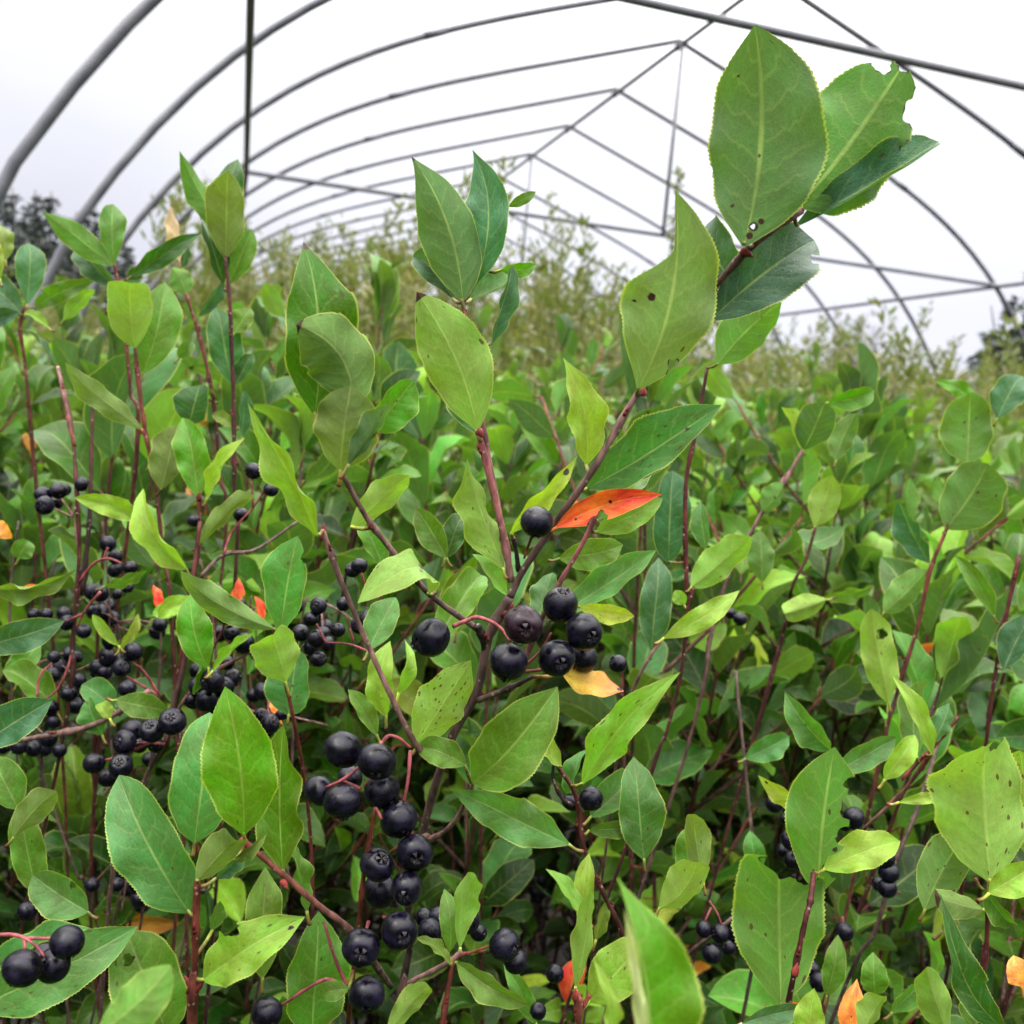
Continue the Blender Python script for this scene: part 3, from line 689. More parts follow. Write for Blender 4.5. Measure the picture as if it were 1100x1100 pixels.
def lower_left():
    s = Shrub('low shoot with four broad vivid leaves above dark red twigs, left of the berry chain', 0.29, 21, (206, 1100), 0.05)
    s.stem([(212, 946, .285), (210, 1000, .288), (209, 1064, .292), (206, 1110, .296)], 9, 10, 'rd', 'rd', to_root=True, nodes=2)
    s.stem([(264, 905, .285), (308, 943, .288), (345, 975, .293), (376, 1000, .30), (420, 1060, .33)], 7, 10, 'rd', 'gr')
    s.buds([(259, 900, 10, 14, 9), (303, 945, 6, 10, 8), (210, 1064, 10, -12, 7), (206, 1060, -8, -12, 7)])
    s.leaf(262, 897, 244, 745, 78, 'v', 'u', d=.278, dz=-.012, roll=4, fold=.13, prof='ell', spot=.04, teeth=34)
    s.leaf(304, 937, 304, 779, 60, 'v', 'u', d=.288, dz=-.002, roll=-12, foldL=.5, foldR=.15, prof='ell', spot=.04, teeth=34)
    s.leaf(209, 905, 228, 768, 70, 'b', 'u', d=.30, dz=.004, roll=8, fold=.12, prof='rnd', spot=.05, teeth=34)
    s.leaf(203, 980, 127, 838, 72, 'b', 'u', d=.288, dz=-.004, roll=-6, fold=.1, prof='rnd', spot=.04, teeth=36)
    s.leaf(211, 946, 259, 893, 44, 'o', 'd', d=.276, dz=-.008, roll=10, fold=.25, prof='rnd', spot=.1)
    s.leaf(232, 944, 262, 912, 24, 't', 'u', d=.29, roll=20)
    s.leaf(252, 924, 284, 902, 16, 'o', 'u', d=.278, dz=-.004, roll=25)
    s.leaf(218, 1053, 309, 990, 58, 'l', 'u', d=.29, dz=-.004, roll=-10, fold=.2, prof='ell', bites=((-.9, .55, .06), (.4, .9, .012)), spot=.2)
    s.leaf(282, 1052, 288, 935, 46, 'm', 'u', d=.305, dz=.004, roll=10, bites=((-.9, .5, .07),), spot=.15)
    s.leaf(228, 1000, 237, 968, 22, 'm', 'u', d=.30, roll=40)
    s.leaf(335, 1120, 345, 985, 72, 'm', 'u', d=.32, dz=.0, roll=12, fold=.15, spot=.15)
    s.leaf(330, 980, 312, 900, 26, 'm', 'u', d=.315, roll=30)
    s.leaf(180, 1110, 136, 1002, 86, 'm', 'u', d=.31, dz=.0, roll=-6, prof='rnd', bites=((-.25, .78, .05),), spot=.3)
lower_left()

def lower_left_edge():
    s = Shrub('drooping twig in the lower left corner with three hanging berries and a blurred leaf', 0.26, 23, (-20, 1100), 0.08)
    s.stem([(-6, 1004, .262), (-30, 1010, .266), (-60, 1050, .275)], 6, 8, 'pk', 'gp', to_root=True)
    s.berries([(24, 1040, 21, -.006, (-.4, .7, .2)), (72, 1012, 18.5, -.004, (.2, .7, .3)), (57, 1037, 18.5, .004), (47, 1028, 14, .012)],
              stalks=[[(-6, 1004, .262), (18, 1005, .26), (36, 1014, .259), (48, 1028, .258)], [(30, 1008, .26), (58, 1008, .259)], [(26, 1006, .26), (27, 1022, .258)]], w=5)
    s.leaf(100, 1112, 186, 1036, 56, 'v', 'd', d=.185, dz=.004, roll=-16, foldL=.5, foldR=.15, prof='rnd', curl=-.15, sway=.1, label='blurred bright leaf close to the camera')
    s.leaf(-30, 1085, 138, 1004, 70, 'b', 'u', d=.30, dz=.0, roll=8, fold=.12, spot=.4, teeth=36)
    s.leaf(-20, 1050, 100, 1000, 54, 'b', 'u', d=.32, roll=-15, spot=.2)
    s.leaf(95, 980, 34, 940, 50, 'b', 'u', d=.36, roll=-10, bites=((.8, .4, .06),), prof='rnd')
    s.leaf(-20, 800, 55, 752, 52, 't', 'u', d=.36, roll=-20, prof='ell', curl=.05)
    s.leaf(40, 960, 22, 868, 46, 'm', 'u', d=.40, roll=8, prof='rnd', spot=.3)
    s.leaf(14, 900, 62, 845, 36, 'o', 'd', d=.37, roll=20, fold=.35)
    s.leaf(20, 870, -10, 812, 44, 'm', 'u', d=.38, roll=0)
lower_left_edge()

def shoot_tall_left():
    s = Shrub('upright chokeberry shoot whose folded leaves overlap the far vertical pipe', 0.52, 31, (253, 560), 0.03)
    s.stem([(242, 276), (247, 324), (249, 378), (251, 436), (252, 524), (254, 600)], 4.5, 7, 'dr', 'dr', to_root=True, nodes=4)
    s.leaf(242, 278, 244, 182, 52, 'o', 'd', dz=-.02, roll=4, foldL=.5, foldR=.25, prof='ell', spot=.05)
    s.leaf(236, 252, 188, 168, 32, 'v', 'd', dz=-.01, roll=24, fold=.25, prof='lan', sway=.05)
    s.leaf(250, 258, 258, 168, 34, 'd', 'u', d=.54, roll=10, sway=-.1)
    s.leaf(240, 305, 217, 232, 40, 'd', 'u', d=.535, roll=10)
    s.leaf(246, 306, 270, 245, 36, 'm', 'u', d=.535, roll=-10)
    s.leaf(251, 416, 236, 324, 42, 'd', 'u', d=.54, roll=12, spot=.3)
    s.leaf(251, 358, 268, 330, 26, 'm', 'u', d=.535, roll=-20)
    s.leaf(252, 414, 268, 378, 24, 'd', 'u', d=.54, roll=-30)
    s.leaf(213, 340, 240, 300, 22, 't', 'u', d=.56, roll=30)
    s.leaf(251, 458, 228, 444, 16, 'o', 'u', roll=20)
    s.leaf(260, 470, 266, 420, 22, 't', 'u', d=.56, roll=30)
shoot_tall_left()

def shoot_left_folded():
    s = Shrub('red stemmed shoot with two broad leaves, one folded and pale, one dark green', 0.50, 33, (170, 560), 0.03)
    s.stem([(145, 374), (150, 420), (156, 462), (162, 495), (167, 524), (176, 600), (186, 700)], 4.5, 8, 'rd', 'dr', to_root=True, nodes=4)
    s.leaf(145, 374, 138, 298, 60, 'l', 'd', dz=-.02, roll=6, fold=.32, prof='rnd', spot=.04)
    s.leaf(153, 402, 176, 301, 48, 'm', 'u', d=.515, roll=-8, prof='ell', sway=.05)
    s.leaf(154, 462, 62, 390, 28, 'o', 'd', dz=-.03, roll=14, fold=.2, prof='lan', curl=.06)
    s.leaf(173, 526, 190, 456, 46, 'o', 'd', d=.49, roll=10, fold=.4, prof='rnd', spot=.3)
    s.leaf(160, 500, 176, 470, 22, 'o', 'u', d=.5, roll=20)
    s.leaf(153, 560, 82, 534, 26, 'l', 'u', d=.46, dz=-.02, roll=12, curl=.1, prof='ell')
    s.leaf(201, 612, 150, 528, 42, 'l', 'u', d=.46, dz=-.01, roll=-14, fold=.3, foldL=.6, prof='ell', sway=-.08)
    s.leaf(213, 536, 198, 445, 40, 'v', 'u', d=.47, roll=6, prof='ell', fold=.2)
    s.leaf(222, 536, 255, 472, 24, 'l', 'u', d=.465, dz=-.01, roll=-24, fold=.3)
    s.leaf(203, 455, 214, 413, 44, 'd', 'u', d=.52, roll=-10, prof='rnd')
    s.leaf(213, 585, 273, 519, 28, 'o', 'd', d=.455, dz=-.012, roll=22, fold=.35)
    s.stem([(214, 530, .47), (213, 585, .468), (205, 640, .468), (196, 700, .475), (186, 760, .48)], 4, 7, 'rd', 'dr')
    s.buds([(214, 538, 1, -10, 5), (153, 462, 2, 6, 5)])
shoot_left_folded()

def shoots_far_left():
    s = Shrub('shoot with an arching vivid leaf and an upright rounded leaf, below the thick grey pipe', 0.56, 35, (135, 420), 0.05)
    s.stem([(123, 284), (127, 306), (134, 350), (140, 420), (146, 500)], 4.5, 7, 'rd', 'dr', to_root=True, nodes=2)
    s.leaf(123, 287, 46, 226, 30, 'v', 'd', dz=-.02, roll=16, fold=.2, prof='lan', curl=.07)
    s.leaf(123, 284, 121, 217, 30, 'm', 'u', roll=-6, prof='obo', fold=.15)
    s.leaf(124, 310, 80, 262, 36, 't', 'u', d=.575, roll=-10)
    s.leaf(140, 297, 212, 246, 25, 'd', 'u', d=.55, roll=-12, curl=.08, prof='lan', fold=.35)
    s.leaf(138, 300, 150, 286, 18, 'd', 'u', roll=10)
    s2 = Shrub('slim red shoot topped by one small curled leaf beside a dried pinkish leaf', 0.57, 36, (236, 540), 0.05)
    s2.stem([(200, 316), (215, 364), (229, 429), (236, 509), (240, 600)], 4.5, 6, 'rd', 'dr', to_root=True, nodes=3)
    s2.leaf(200, 316, 186, 284, 30, 'v', 'd', roll=20, fold=.3, prof='rnd', tipcurl=.4)
    s2.leaf(193, 281, 183, 218, 22, 'p', 'd', d=.58, roll=20, fold=.4, tipbrown=.06, prof='acu', label='dried pinkish brown leaf')
    s2.leaf(196, 288, 201, 256, 20, 't', 'u', d=.59, roll=-10)
    s2.leaf(192, 384, 206, 368, 20, 'm', 'u', roll=10, prof='rnd'); s2.leaf(230, 430, 216, 420, 14, 'v', 'u', roll=30)
    s3 = Shrub('chokeberry shoot at the left edge with an upright bluish oval leaf', 0.60, 37, (28, 440), 0.05)
    s3.stem([(26, 330), (22, 352), (27, 393), (34, 470)], 4, 6, 'rd', 'dr', to_root=True, nodes=2)
    s3.leaf(29, 328, 33, 258, 33, 't', 'u', roll=4, prof='obo', fold=.14)
    s3.leaf(37, 330, 96, 300, 22, 'm', 'u', dz=-.02, roll=-14, curl=.09)
    s3.leaf(24, 338, -24, 292, 34, 't', 'u', roll=10); s3.leaf(22, 330, 0, 300, 26, 't', 'u', d=.61, roll=-20)
    s3.leaf(20, 336, -12, 346, 24, 't', 'u', d=.59, roll=24); s3.leaf(52, 352, 24, 334, 14, 'l', 'u', d=.58, roll=30)
    s3.leaf(68, 344, 100, 308, 22, 'l', 'd', d=.59, roll=16)
    s3.leaf(0, 300, -16, 250, 24, 'l', 'u', d=.55, roll=10, blush=.2); s3.leaf(6, 280, 2, 238, 20, 'o', 'u', d=.56, roll=20)
    s3.leaf(62, 396, 22, 346, 12, 't', 'u', d=.56, roll=50)
shoots_far_left()

def berry_bush_left():
    s = Shrub('berry laden chokeberry shrub at left with loose dark clusters on bare pink stalks', 0.50, 41, (80, 800), 0.04)
    s.stem([(62, 394, .52), (76, 450, .51), (82, 520, .50), (85, 600, .50), (78, 690, .5), (70, 780, .5)], 4, 8, 'dr', 'dk', to_root=True, nodes=4)
    s.stem([(62, 394, .52), (70, 430, .512), (80, 480, .505)], 5, 5, 'gp', 'rd')
    s.stem([(100, 420, .53), (98, 500, .52), (96, 560, .515), (88, 640, .51)], 4, 6, 'dr', 'dk')
    s.berries([(48, 543, 10.5, -.01), (46, 531, 9), (63, 527, 9.5), (60, 540, 8, .01), (70, 526, 7, .01), (88, 520, 8)], stalks=[[(84, 590, .5), (78, 555, .498), (66, 536, .497)], [(78, 555, .498), (86, 530, .5)], [(78, 555, .498), (56, 545, .497)]], w=3, lo=True, c='gp')
    s.berries([(116, 584, 9), (124, 598, 8.5, .01), (124, 612, 8.5, .01), (140, 610, 8), (137, 631, 6.5), (126, 638, 6, .02)], stalks=[[(85, 626, .5), (100, 606, .495), (116, 600, .493), (132, 606, .492)], [(112, 600, .494), (116, 588, .494)]], w=4, lo=True)
    s.berries([(72, 669, 9, .0), (90, 678, 8.5, -.01), (50, 660, 7), (36, 660, 7), (58, 706, 7), (82, 706, 7, .01)], stalks=[[(108, 636, .49), (92, 655, .492), (82, 676, .494)], [(88, 660, .493), (70, 668, .495)]], w=3.5, lo=True)
    s.berries([(118, 688, 9), (116, 705, 10), (131, 717, 10, -.01), (143, 700, 10, -.008), (105, 717, 9), (112, 722, 9), (137, 739, 9.5), (104, 722, 7, .02)], stalks=[[(172, 748, .5), (155, 722, .495), (143, 712, .49)], [(172, 748, .5), (150, 735, .495), (128, 722, .49)]], w=3.5, lo=True)
    s.berries([(74, 745, 9), (26, 758, 9.5), (42, 757, 9), (55, 760, 9), (57, 775, 8), (20, 802, 9), (36, 804, 9, .01), (64, 806, 8), (92, 746, 7)], stalks=[[(78, 700, .5), (72, 720, .497), (62, 740, .496), (48, 752, .494)], [(40, 755, .494), (42, 728, .495), (56, 712, .497)]], w=3.5, lo=True)
    s.leaf(-16, 632, 74, 622, 32, 'o', 'u', d=.44, roll=24, curl=.08, prof='ell'); s.leaf(-20, 694, 67, 669, 38, 't', 'u', d=.42, roll=12, curl=.05)
    s.leaf(8, 640, 40, 632, 24, 'r', 'u', d=.50, roll=16, label='red turned leaf'); s.leaf(128, 694, 98, 660, 22, 'l', 'u', d=.46, roll=-12)
    s.leaf(129, 696, 151, 663, 14, 'l', 'u', d=.458, roll=30); s.leaf(112, 630, 158, 612, 16, 'm', 'u', d=.47, roll=30, curl=.1)
    s.leaf(125, 752, 179, 762, 28, 'm', 'u', d=.43, roll=-8); s.leaf(122, 762, 88, 735, 36, 'b', 'u', d=.45, roll=16)
    s.leaf(110, 790, 92, 750, 30, 'b', 'u', d=.44, roll=-30); s.leaf(118, 772, 106, 755, 20, 'l', 'u', d=.435, roll=20)
    s.leaf(20, 600, 30, 582, 26, 'm', 'u', d=.53, roll=0, prof='rnd'); s.leaf(-4, 560, 12, 578, 20, 'or', 'u', d=.52, roll=0, label='small orange leaf')
    s.leaf(172, 655, 166, 628, 14, 'r', 'u', d=.52, roll=10, label='small red leaf'); s.leaf(190, 660, 163, 655, 20, 'l', 'u', d=.5, roll=20)
    s.leaf(60, 760, 4, 715, 44, 'm', 'u', d=.50, roll=16); s.leaf(18, 735, 40, 690, 36, 'm', 'u', d=.53, roll=-20)

    q = Shrub('berry laden shrub with dark clusters crowded beside a notched bluish leaf', 0.42, 43, (190, 900), 0.06)
    q.stem([(300, 682, .43), (270, 700, .43), (230, 722, .43), (196, 755, .43), (176, 800, .435), (150, 850, .44), (118, 960, .45)], 4, 9, 'gp', 'gr', to_root=True, nodes=3)
    q.stem([(215, 560, .44), (205, 640, .436), (200, 700, .434), (186, 762, .433), (178, 800, .435)], 5, 9, 'dr', 'gr')
    q.stem([(320, 560, .46), (275, 590, .45), (240, 596, .445), (215, 620, .44)], 3.5, 5, 'gr', 'gr')
    q.stem([(-10, 800, .44), (40, 792, .44), (90, 782, .438), (130, 764, .436), (160, 742, .435)], 6, 7, 'gr', 'gp')
    q.berries([(291, 526, 8.5, .03), (272, 506, 9, .03), (259, 553, 8, .04), (232, 636, 10), (243, 661, 10.5), (249, 680, 9), (262, 691, 12, .01), (208, 559, 7, .04)], stalks=[[(240, 596, .444), (250, 570, .45), (272, 545, .452), (288, 520, .45)], [(226, 700, .43), (238, 680, .428), (242, 662, .425)], [(272, 545, .452), (270, 515, .45)]], w=3.5, lo=True)
    q.berries([(228, 731, 13), (222, 752, 13, .005), (240, 738, 12, .01), (214, 737, 11, .01), (233, 760, 11, .012), (207, 752, 10, .012), (250, 728, 10, .015), (244, 712, 8, .02), (212, 720, 9, .02)], stalks=[[(196, 756, .432), (212, 742, .43)], [(196, 756, .432), (230, 745, .428)]], w=4, lo=True)
    q.berries([(185, 775, 14.5, -.012, (.1, -.5, .7)), (163, 785, 13.5, -.008, (.0, -.6, .6)), (143, 784, 12, .0), (134, 797, 13, -.004, (-.4, -.2, .8)), (101, 820, 12, -.004), (130, 823, 14, -.01, (.1, -.5, .7)), (117, 835, 11, .006), (167, 800, 9, .012), (150, 800, 9, .012)],
              stalks=[[(178, 800, .433), (160, 798, .426), (140, 800, .424)], [(160, 798, .426), (130, 812, .423), (106, 818, .425)], [(178, 800, .433), (184, 784, .426)]], w=4.5, lo=True)
    q.berries([(136, 740, 9.5, .03), (147, 949, 10.5, .04), (150, 965, 10.5, .04), (152, 936, 9, .05), (126, 950, 8, .06), (29, 979, 11, -.01), (50, 976, 9.5, .0), (140, 930, 8, .06), (290, 777, 10.5, .02), (280, 768, 8, .03), (302, 768, 7, .03)], stalks=[[(150, 900, .47), (150, 925, .465), (148, 945, .46)], [(290, 740, .45), (288, 760, .444), (290, 772, .44)]], w=3.5, lo=True)
    q.berries([(394, 664, 9, -.03), (386, 608, 9.5, -.02), (379, 612, 9, -.01), (369, 649, 8), (363, 677, 8.5), (340, 686, 10.5), (334, 665, 8.5), (342, 651, 9), (342, 708, 9.5), (323, 680, 10, .01), (334, 696, 8.5, .01), (352, 692, 8.5, .02), (312, 688, 8, .02)],
              stalks=[[(396, 700, .42), (375, 692, .418), (350, 690, .416)], [(350, 690, .416), (340, 670, .416)], [(380, 690, .418), (372, 660, .415)], [(396, 640, .4), (388, 615, .398)]], w=3, lo=True, purple=(7,))
    q.leaf(301, 682, 319, 577, 56, 'b', 'u', d=.40, dz=-.006, roll=-6, fold=.12, prof='obo', bites=((.95, .82, .05),), teeth=34, label='bluish green leaf with a notch near its tip')
    q.leaf(296, 676, 188, 614, 36, 'o', 'd', d=.405, dz=-.02, roll=14, curl=.10, prof='lan', spot=.15, teeth=34)
    q.leaf(307, 733, 288, 672, 54, 'l', 'd', d=.385, dz=-.01, roll=6, fold=.35, prof='rnd', petiole=.01)
    q.leaf(310, 768, 318, 700, 60, 'b', 'u', d=.41, roll=-10, prof='rnd'); q.leaf(224, 718, 206, 638, 38, 'v', 'u', d=.41, roll=8, sway=-.08, prof='ell')
    q.leaf(228, 721, 272, 680, 18, 'l', 'u', d=.405, roll=-20, fold=.3); q.leaf(208, 746, 218, 702, 22, 'v', 'u', d=.42, roll=20)
    q.leaf(215, 678, 192, 664, 14, 'y', 'u', d=.415, roll=30); q.leaf(218, 648, 165, 660, 24, 'l', 'u', d=.42, roll=26)
    q.stem([(307, 733, .388), (311, 752, .39), (317, 782, .395), (330, 860, .41), (336, 960, .42), (334, 1100, .43)], 5, 7, 'rd', 'dr', to_root=True)
    q.leaf(252, 650, 258, 622, 18, 'r', 'u', d=.47, roll=20, label='scrap of a red leaf'); q.leaf(282, 668, 276, 640, 14, 'r', 'u', d=.48, roll=20)
    q.leaf(300, 770, 292, 745, 14, 'or', 'u', d=.46, roll=20)
    q.leaf(395, 700, 425, 640, 40, 'b', 'u', d=.37, dz=.01, roll=-8); q.leaf(415, 770, 416, 690, 32, 'l', 'u', d=.35, dz=-.0, roll=-16); q.leaf(428, 745, 440, 690, 22, 'l', 'u', d=.345, roll=20)
    q.leaf(405, 790, 375, 740, 26, 'm', 'u', d=.36, roll=20); q.leaf(468, 690, 520, 610, 50, 'm', 'u', d=.40, dz=.02, roll=-4, prof='rnd'); q.leaf(480, 600, 446, 545, 36, 'm', 'u', d=.42, roll=-10)
    q.leaf(478, 600, 496, 548, 30, 'd', 'u', d=.43, roll=-20); q.leaf(490, 680, 500, 612, 50, 'o', 'u', d=.42, roll=4, prof='rnd', spot=.2)
    q.leaf(412, 610, 388, 556, 34, 'm', 'u', d=.42, roll=20); q.leaf(448, 800, 480, 740, 40, 'm', 'u', d=.37, roll=10)
berry_bush_left()

def tangle():
    rng = np.random.default_rng(8)
    s = Shrub('tangle of bare dark twigs deep at left hung with many small black berries', 0.56, 47, (130, 900), 0.05)
    for (x0, y0, x1, y1) in ((20, 560, 60, 1000), (60, 600, 40, 1000), (110, 560, 150, 1000), (170, 600, 120, 1000), (215, 600, 230, 1000), (270, 640, 200, 1000), (20, 700, 100, 980), (330, 640, 290, 1000), (250, 700, 330, 990)):
        xm, ym = (x0 + x1) / 2 + rng.normal() * 14, (y0 + y1) / 2
        s.stem([(x0, y0, .55), (x0 * .7 + xm * .3 + rng.normal() * 6, y0 * .6 + ym * .4, .555), (xm, ym, .56), (xm * .4 + x1 * .6 + rng.normal() * 8, y1 * .7 + ym * .3, .56), (x1, y1, .565)], 2.6, 5.5, 'gr', 'dk', to_root=True)
    for (cx, cy, n_, sx, sy) in ((125, 690, 6, 30, 22), (232, 735, 6, 22, 24), (70, 730, 6, 28, 22), (345, 668, 5, 20, 22), (30, 790, 5, 24, 14), (190, 800, 5, 22, 14), (135, 940, 5, 18, 24), (262, 672, 4, 14, 18), (100, 655, 4, 24, 16), (300, 760, 4, 16, 12)):
        hub = (cx + rng.normal() * 8, cy - sy, .555); it = []; st = [[(cx + rng.normal() * 30, cy + sy * 1.6, .56), (cx, cy + sy * .4, .557), hub]]
        for k in range(n_):
            x, y, d_ = cx + rng.normal() * sx, cy + rng.normal() * sy, rng.normal() * .015
            it.append((x, y, 8.2 + rng.random() * 1.6, d_)); st.append([hub, ((x + hub[0]) / 2, (y + hub[1]) / 2 - 3, .555 + d_ / 2), (x, y, .56 + d_)])
        s.berries(it, stalks=st, w=2.2, lo=True, c='gp')
tangle()

def shoot_lower_right():
    s = Shrub('dark red shoot at lower right carrying large bitten light green leaves', 0.33, 51, (846, 1090), 0.04)
    s.stem([(874, 938, .322), (871, 965, .318), (865, 989, .316), (854, 1041, .316), (846, 1083, .318), (840, 1130, .325)], 7, 8.5, 'dr', 'dr', to_root=True, nodes=2)
    s.buds([(853, 1048, 4, -14, 8)])
    s.leaf(879, 962, 897, 800, 84, 'v', 'd', dz=-.012, roll=0, foldL=.12, foldR=.2, prof='ell', sway=-.02, twist=0, bites=((1.0, .60, .12), (.9, .76, .06), (1.0, .40, .12), (1.0, .2, .10), (.45, .40, .012), (.42, .33, .009)), spot=.12, teeth=36, label='light green leaf with one half eaten away')
    s.leaf(884, 934, 969, 901, 42, 'l', 'u', d=.325, dz=.0, roll=-8, fold=.18, prof='ell')
    s.leaf(839, 1081, 836, 906, 102, (0.050, 0.145, 0.008), 'd', d=.328, dz=-.012, roll=2, fold=.3, prof='rnd', sway=.0, twist=0, bites=((.55, .90, .15), (.72, .74, .07)), spot=.12, teeth=40, label='broad light green leaf with a bitten top')
    s.leaf(868, 875, 816, 836, 22, 'y', 'u', d=.37, roll=-10, marks=((.1, .85, .03),))
    s.leaf(796, 1100, 872, 1082, 26, 't', 'u', d=.30, roll=10); s.leaf(868, 1130, 876, 1066, 34, 'l', 'u', d=.29, roll=10)
    s.leaf(912, 1108, 921, 1052, 32, 'or', 'u', d=.33, roll=10, prof='acu', label='orange leaf at the bottom edge'); s.leaf(835, 1082, 868, 1080, 18, 'r', 'u', d=.345, roll=10)
    s.leaf(925, 1110, 948, 1066, 36, 'l', 'd', d=.32, roll=20); s.leaf(958, 1088, 1010, 1044, 32, 'm', 'u', d=.38, roll=10)
    s.leaf(940, 1070, 938, 1026, 30, 'm', 'u', d=.42, roll=0); s.leaf(888, 1070, 902, 1010, 28, 'm', 'u', d=.42, roll=10)
shoot_lower_right()

def right_edge():
    s = Shrub('shoot at the right edge with a big pale speckled leaf and a dark rolled leaf', 0.33, 53, (1065, 1100), 0.05)
    s.stem([(1061, 962), (1060, 1010), (1054, 1060), (1050, 1120)], 6, 8, 'dr', 'dr', to_root=True, nodes=1)
    s.buds([(1061, 975, 1, -14, 9)])
    s.leaf(1063, 947, 1054, 788, 106, 'l', 'd', dz=-.006, roll=6, fold=.22, prof='rnd', spot=.55, teeth=34, bites=((.95, .92, .07),), label='big pale leaf back speckled brown')
    s.leaf(1104, 920, 1098, 803, 70, 'l', 'd', d=.335, roll=-10, spot=.4); s.leaf(993, 978, 1040, 890, 56, 'm', 'd', d=.35, roll=8, fold=.2)
    s.leaf(1058, 978, 1000, 962, 34, 'o', 'd', d=.325, roll=16, tipbrown=.2, spot=.4, curl=.1, label='leaf with a browned withered end'); s.leaf(1012, 1000, 1030, 984, 18, 'o', 'u', d=.34, roll=20)
    s.leaf(1086, 1112, 1030, 984, 40, 'd', 'u', d=.29, dz=-.01, roll=12, fold=.35, prof='lan', sway=-.12); s.leaf(1018, 1112, 986, 1022, 40, 'l', 'd', d=.31, dz=-.006, roll=8, fold=.3, prof='acu')
    s.leaf(1046, 1112, 1040, 1010, 40, 'm', 'd', d=.33, roll=24, fold=.3); s.leaf(1098, 1060, 1090, 1030, 34, 'or', 'u', d=.34, roll=0, label='orange leaf at the right edge')
    s.leaf(1062, 960, 1112, 930, 40, 'l', 'u', d=.315, roll=12); s.leaf(1056, 955, 1090, 1000, 30, 'm', 'u', d=.318, roll=20)
    s.leaf(950, 838, 985, 790, 30, 'l', 'u', d=.38, roll=10); s.leaf(895, 830, 966, 790, 34, 'b', 'u', d=.40, roll=0)
    s.stem([(968, 838, .40), (990, 815, .40), (1005, 800, .4), (1030, 770, .4)], 5, 4, 'rd', 'rd')
    s.stem([(928, 890, .43), (970, 850, .42), (1000, 810, .41)], 4, 5, 'gp', 'rd')
    s.leaf(985, 815, 990, 728, 34, 'm', 'd', d=.395, roll=24, fold=.4); s.leaf(1002, 812, 968, 727, 22, 'l', 'u', d=.39, roll=30)
    s.leaf(1000, 800, 1020, 755, 26, 't', 'd', d=.40, roll=20); s.leaf(892, 806, 842, 748, 40, 'b', 'u', d=.40, roll=-20, curl=.1, prof='lan')
    s.leaf(965, 862, 1025, 855, 14, 'l', 'u', d=.36, roll=10)
right_edge()

def right_berries():
    s = Shrub('berry bearing shrub at lower right, small dark clusters behind the bitten leaves', 0.45, 57, (760, 1090), 0.12)
    s.stem([(1010, 790, .50), (985, 870, .49), (960, 930, .485), (940, 1000, .49), (900, 1080, .5)], 5, 8, 'gr', 'dk', to_root=True, nodes=2)
    s.stem([(800, 975, .46), (770, 1000, .46), (735, 1030, .465), (700, 1080, .475), (680, 1140, .49)], 5, 8, 'gr', 'gr', to_root=True)
    s.stem([(790, 720, .56), (800, 820, .55), (808, 900, .545), (812, 960, .54), (808, 1040, .54)], 4, 8, 'gr', 'dk', to_root=True)
    s.stem([(865, 1000, .47), (830, 985, .46), (800, 976, .46)], 4, 5, 'gr', 'gr')
    s.berries([(832, 863, 10.5), (849, 902, 11.5), (853, 924, 11, .004), (842, 914, 9, .012), (853, 890, 8, .015), (845, 880, 7, .02)], stalks=[[(868, 946, .46), (858, 935, .455), (852, 915, .452)]], w=3, lo=True)
    s.berries([(917, 879, 12.5), (908, 884, 9, .012), (950, 922, 11.5), (955, 937, 11), (953, 954, 10.5), (944, 950, 8, .02)], stalks=[[(918, 922, .46), (932, 926, .455), (946, 930, .452)], [(955, 955, .455), (968, 960, .47)]], w=3, lo=True)
    s.berries([(907, 1001, 10), (880, 1055, 11, .02), (872, 1040, 9, .03), (795, 665, 8, .12), (785, 659, 6, .14)], stalks=[[(905, 985, .46), (907, 996, .455)]], w=3, lo=True)
    s.berries([(756, 998, 9.5), (774, 1003, 10.5), (792, 1004, 10.5), (765, 1024, 11.5, -.004), (783, 1018, 8, .015)], stalks=[[(762, 968, .455), (770, 980, .452), (776, 995, .45)], [(764, 975, .454), (757, 990, .45)], [(790, 985, .456), (790, 1000, .45)]], w=3, lo=True)
    s.leaf(742, 950, 750, 880, 36, 'm', 'u', d=.40, roll=-16); s.leaf(1060, 880, 1060, 830, 30, 'm', 'u', d=.55, roll=10)
    s.leaf(815, 935, 806, 895, 24, 'b', 'u', d=.47, roll=0); s.leaf(800, 815, 850, 790, 30, 'b', 'u', d=.5, roll=0, spot=.3)
right_berries()

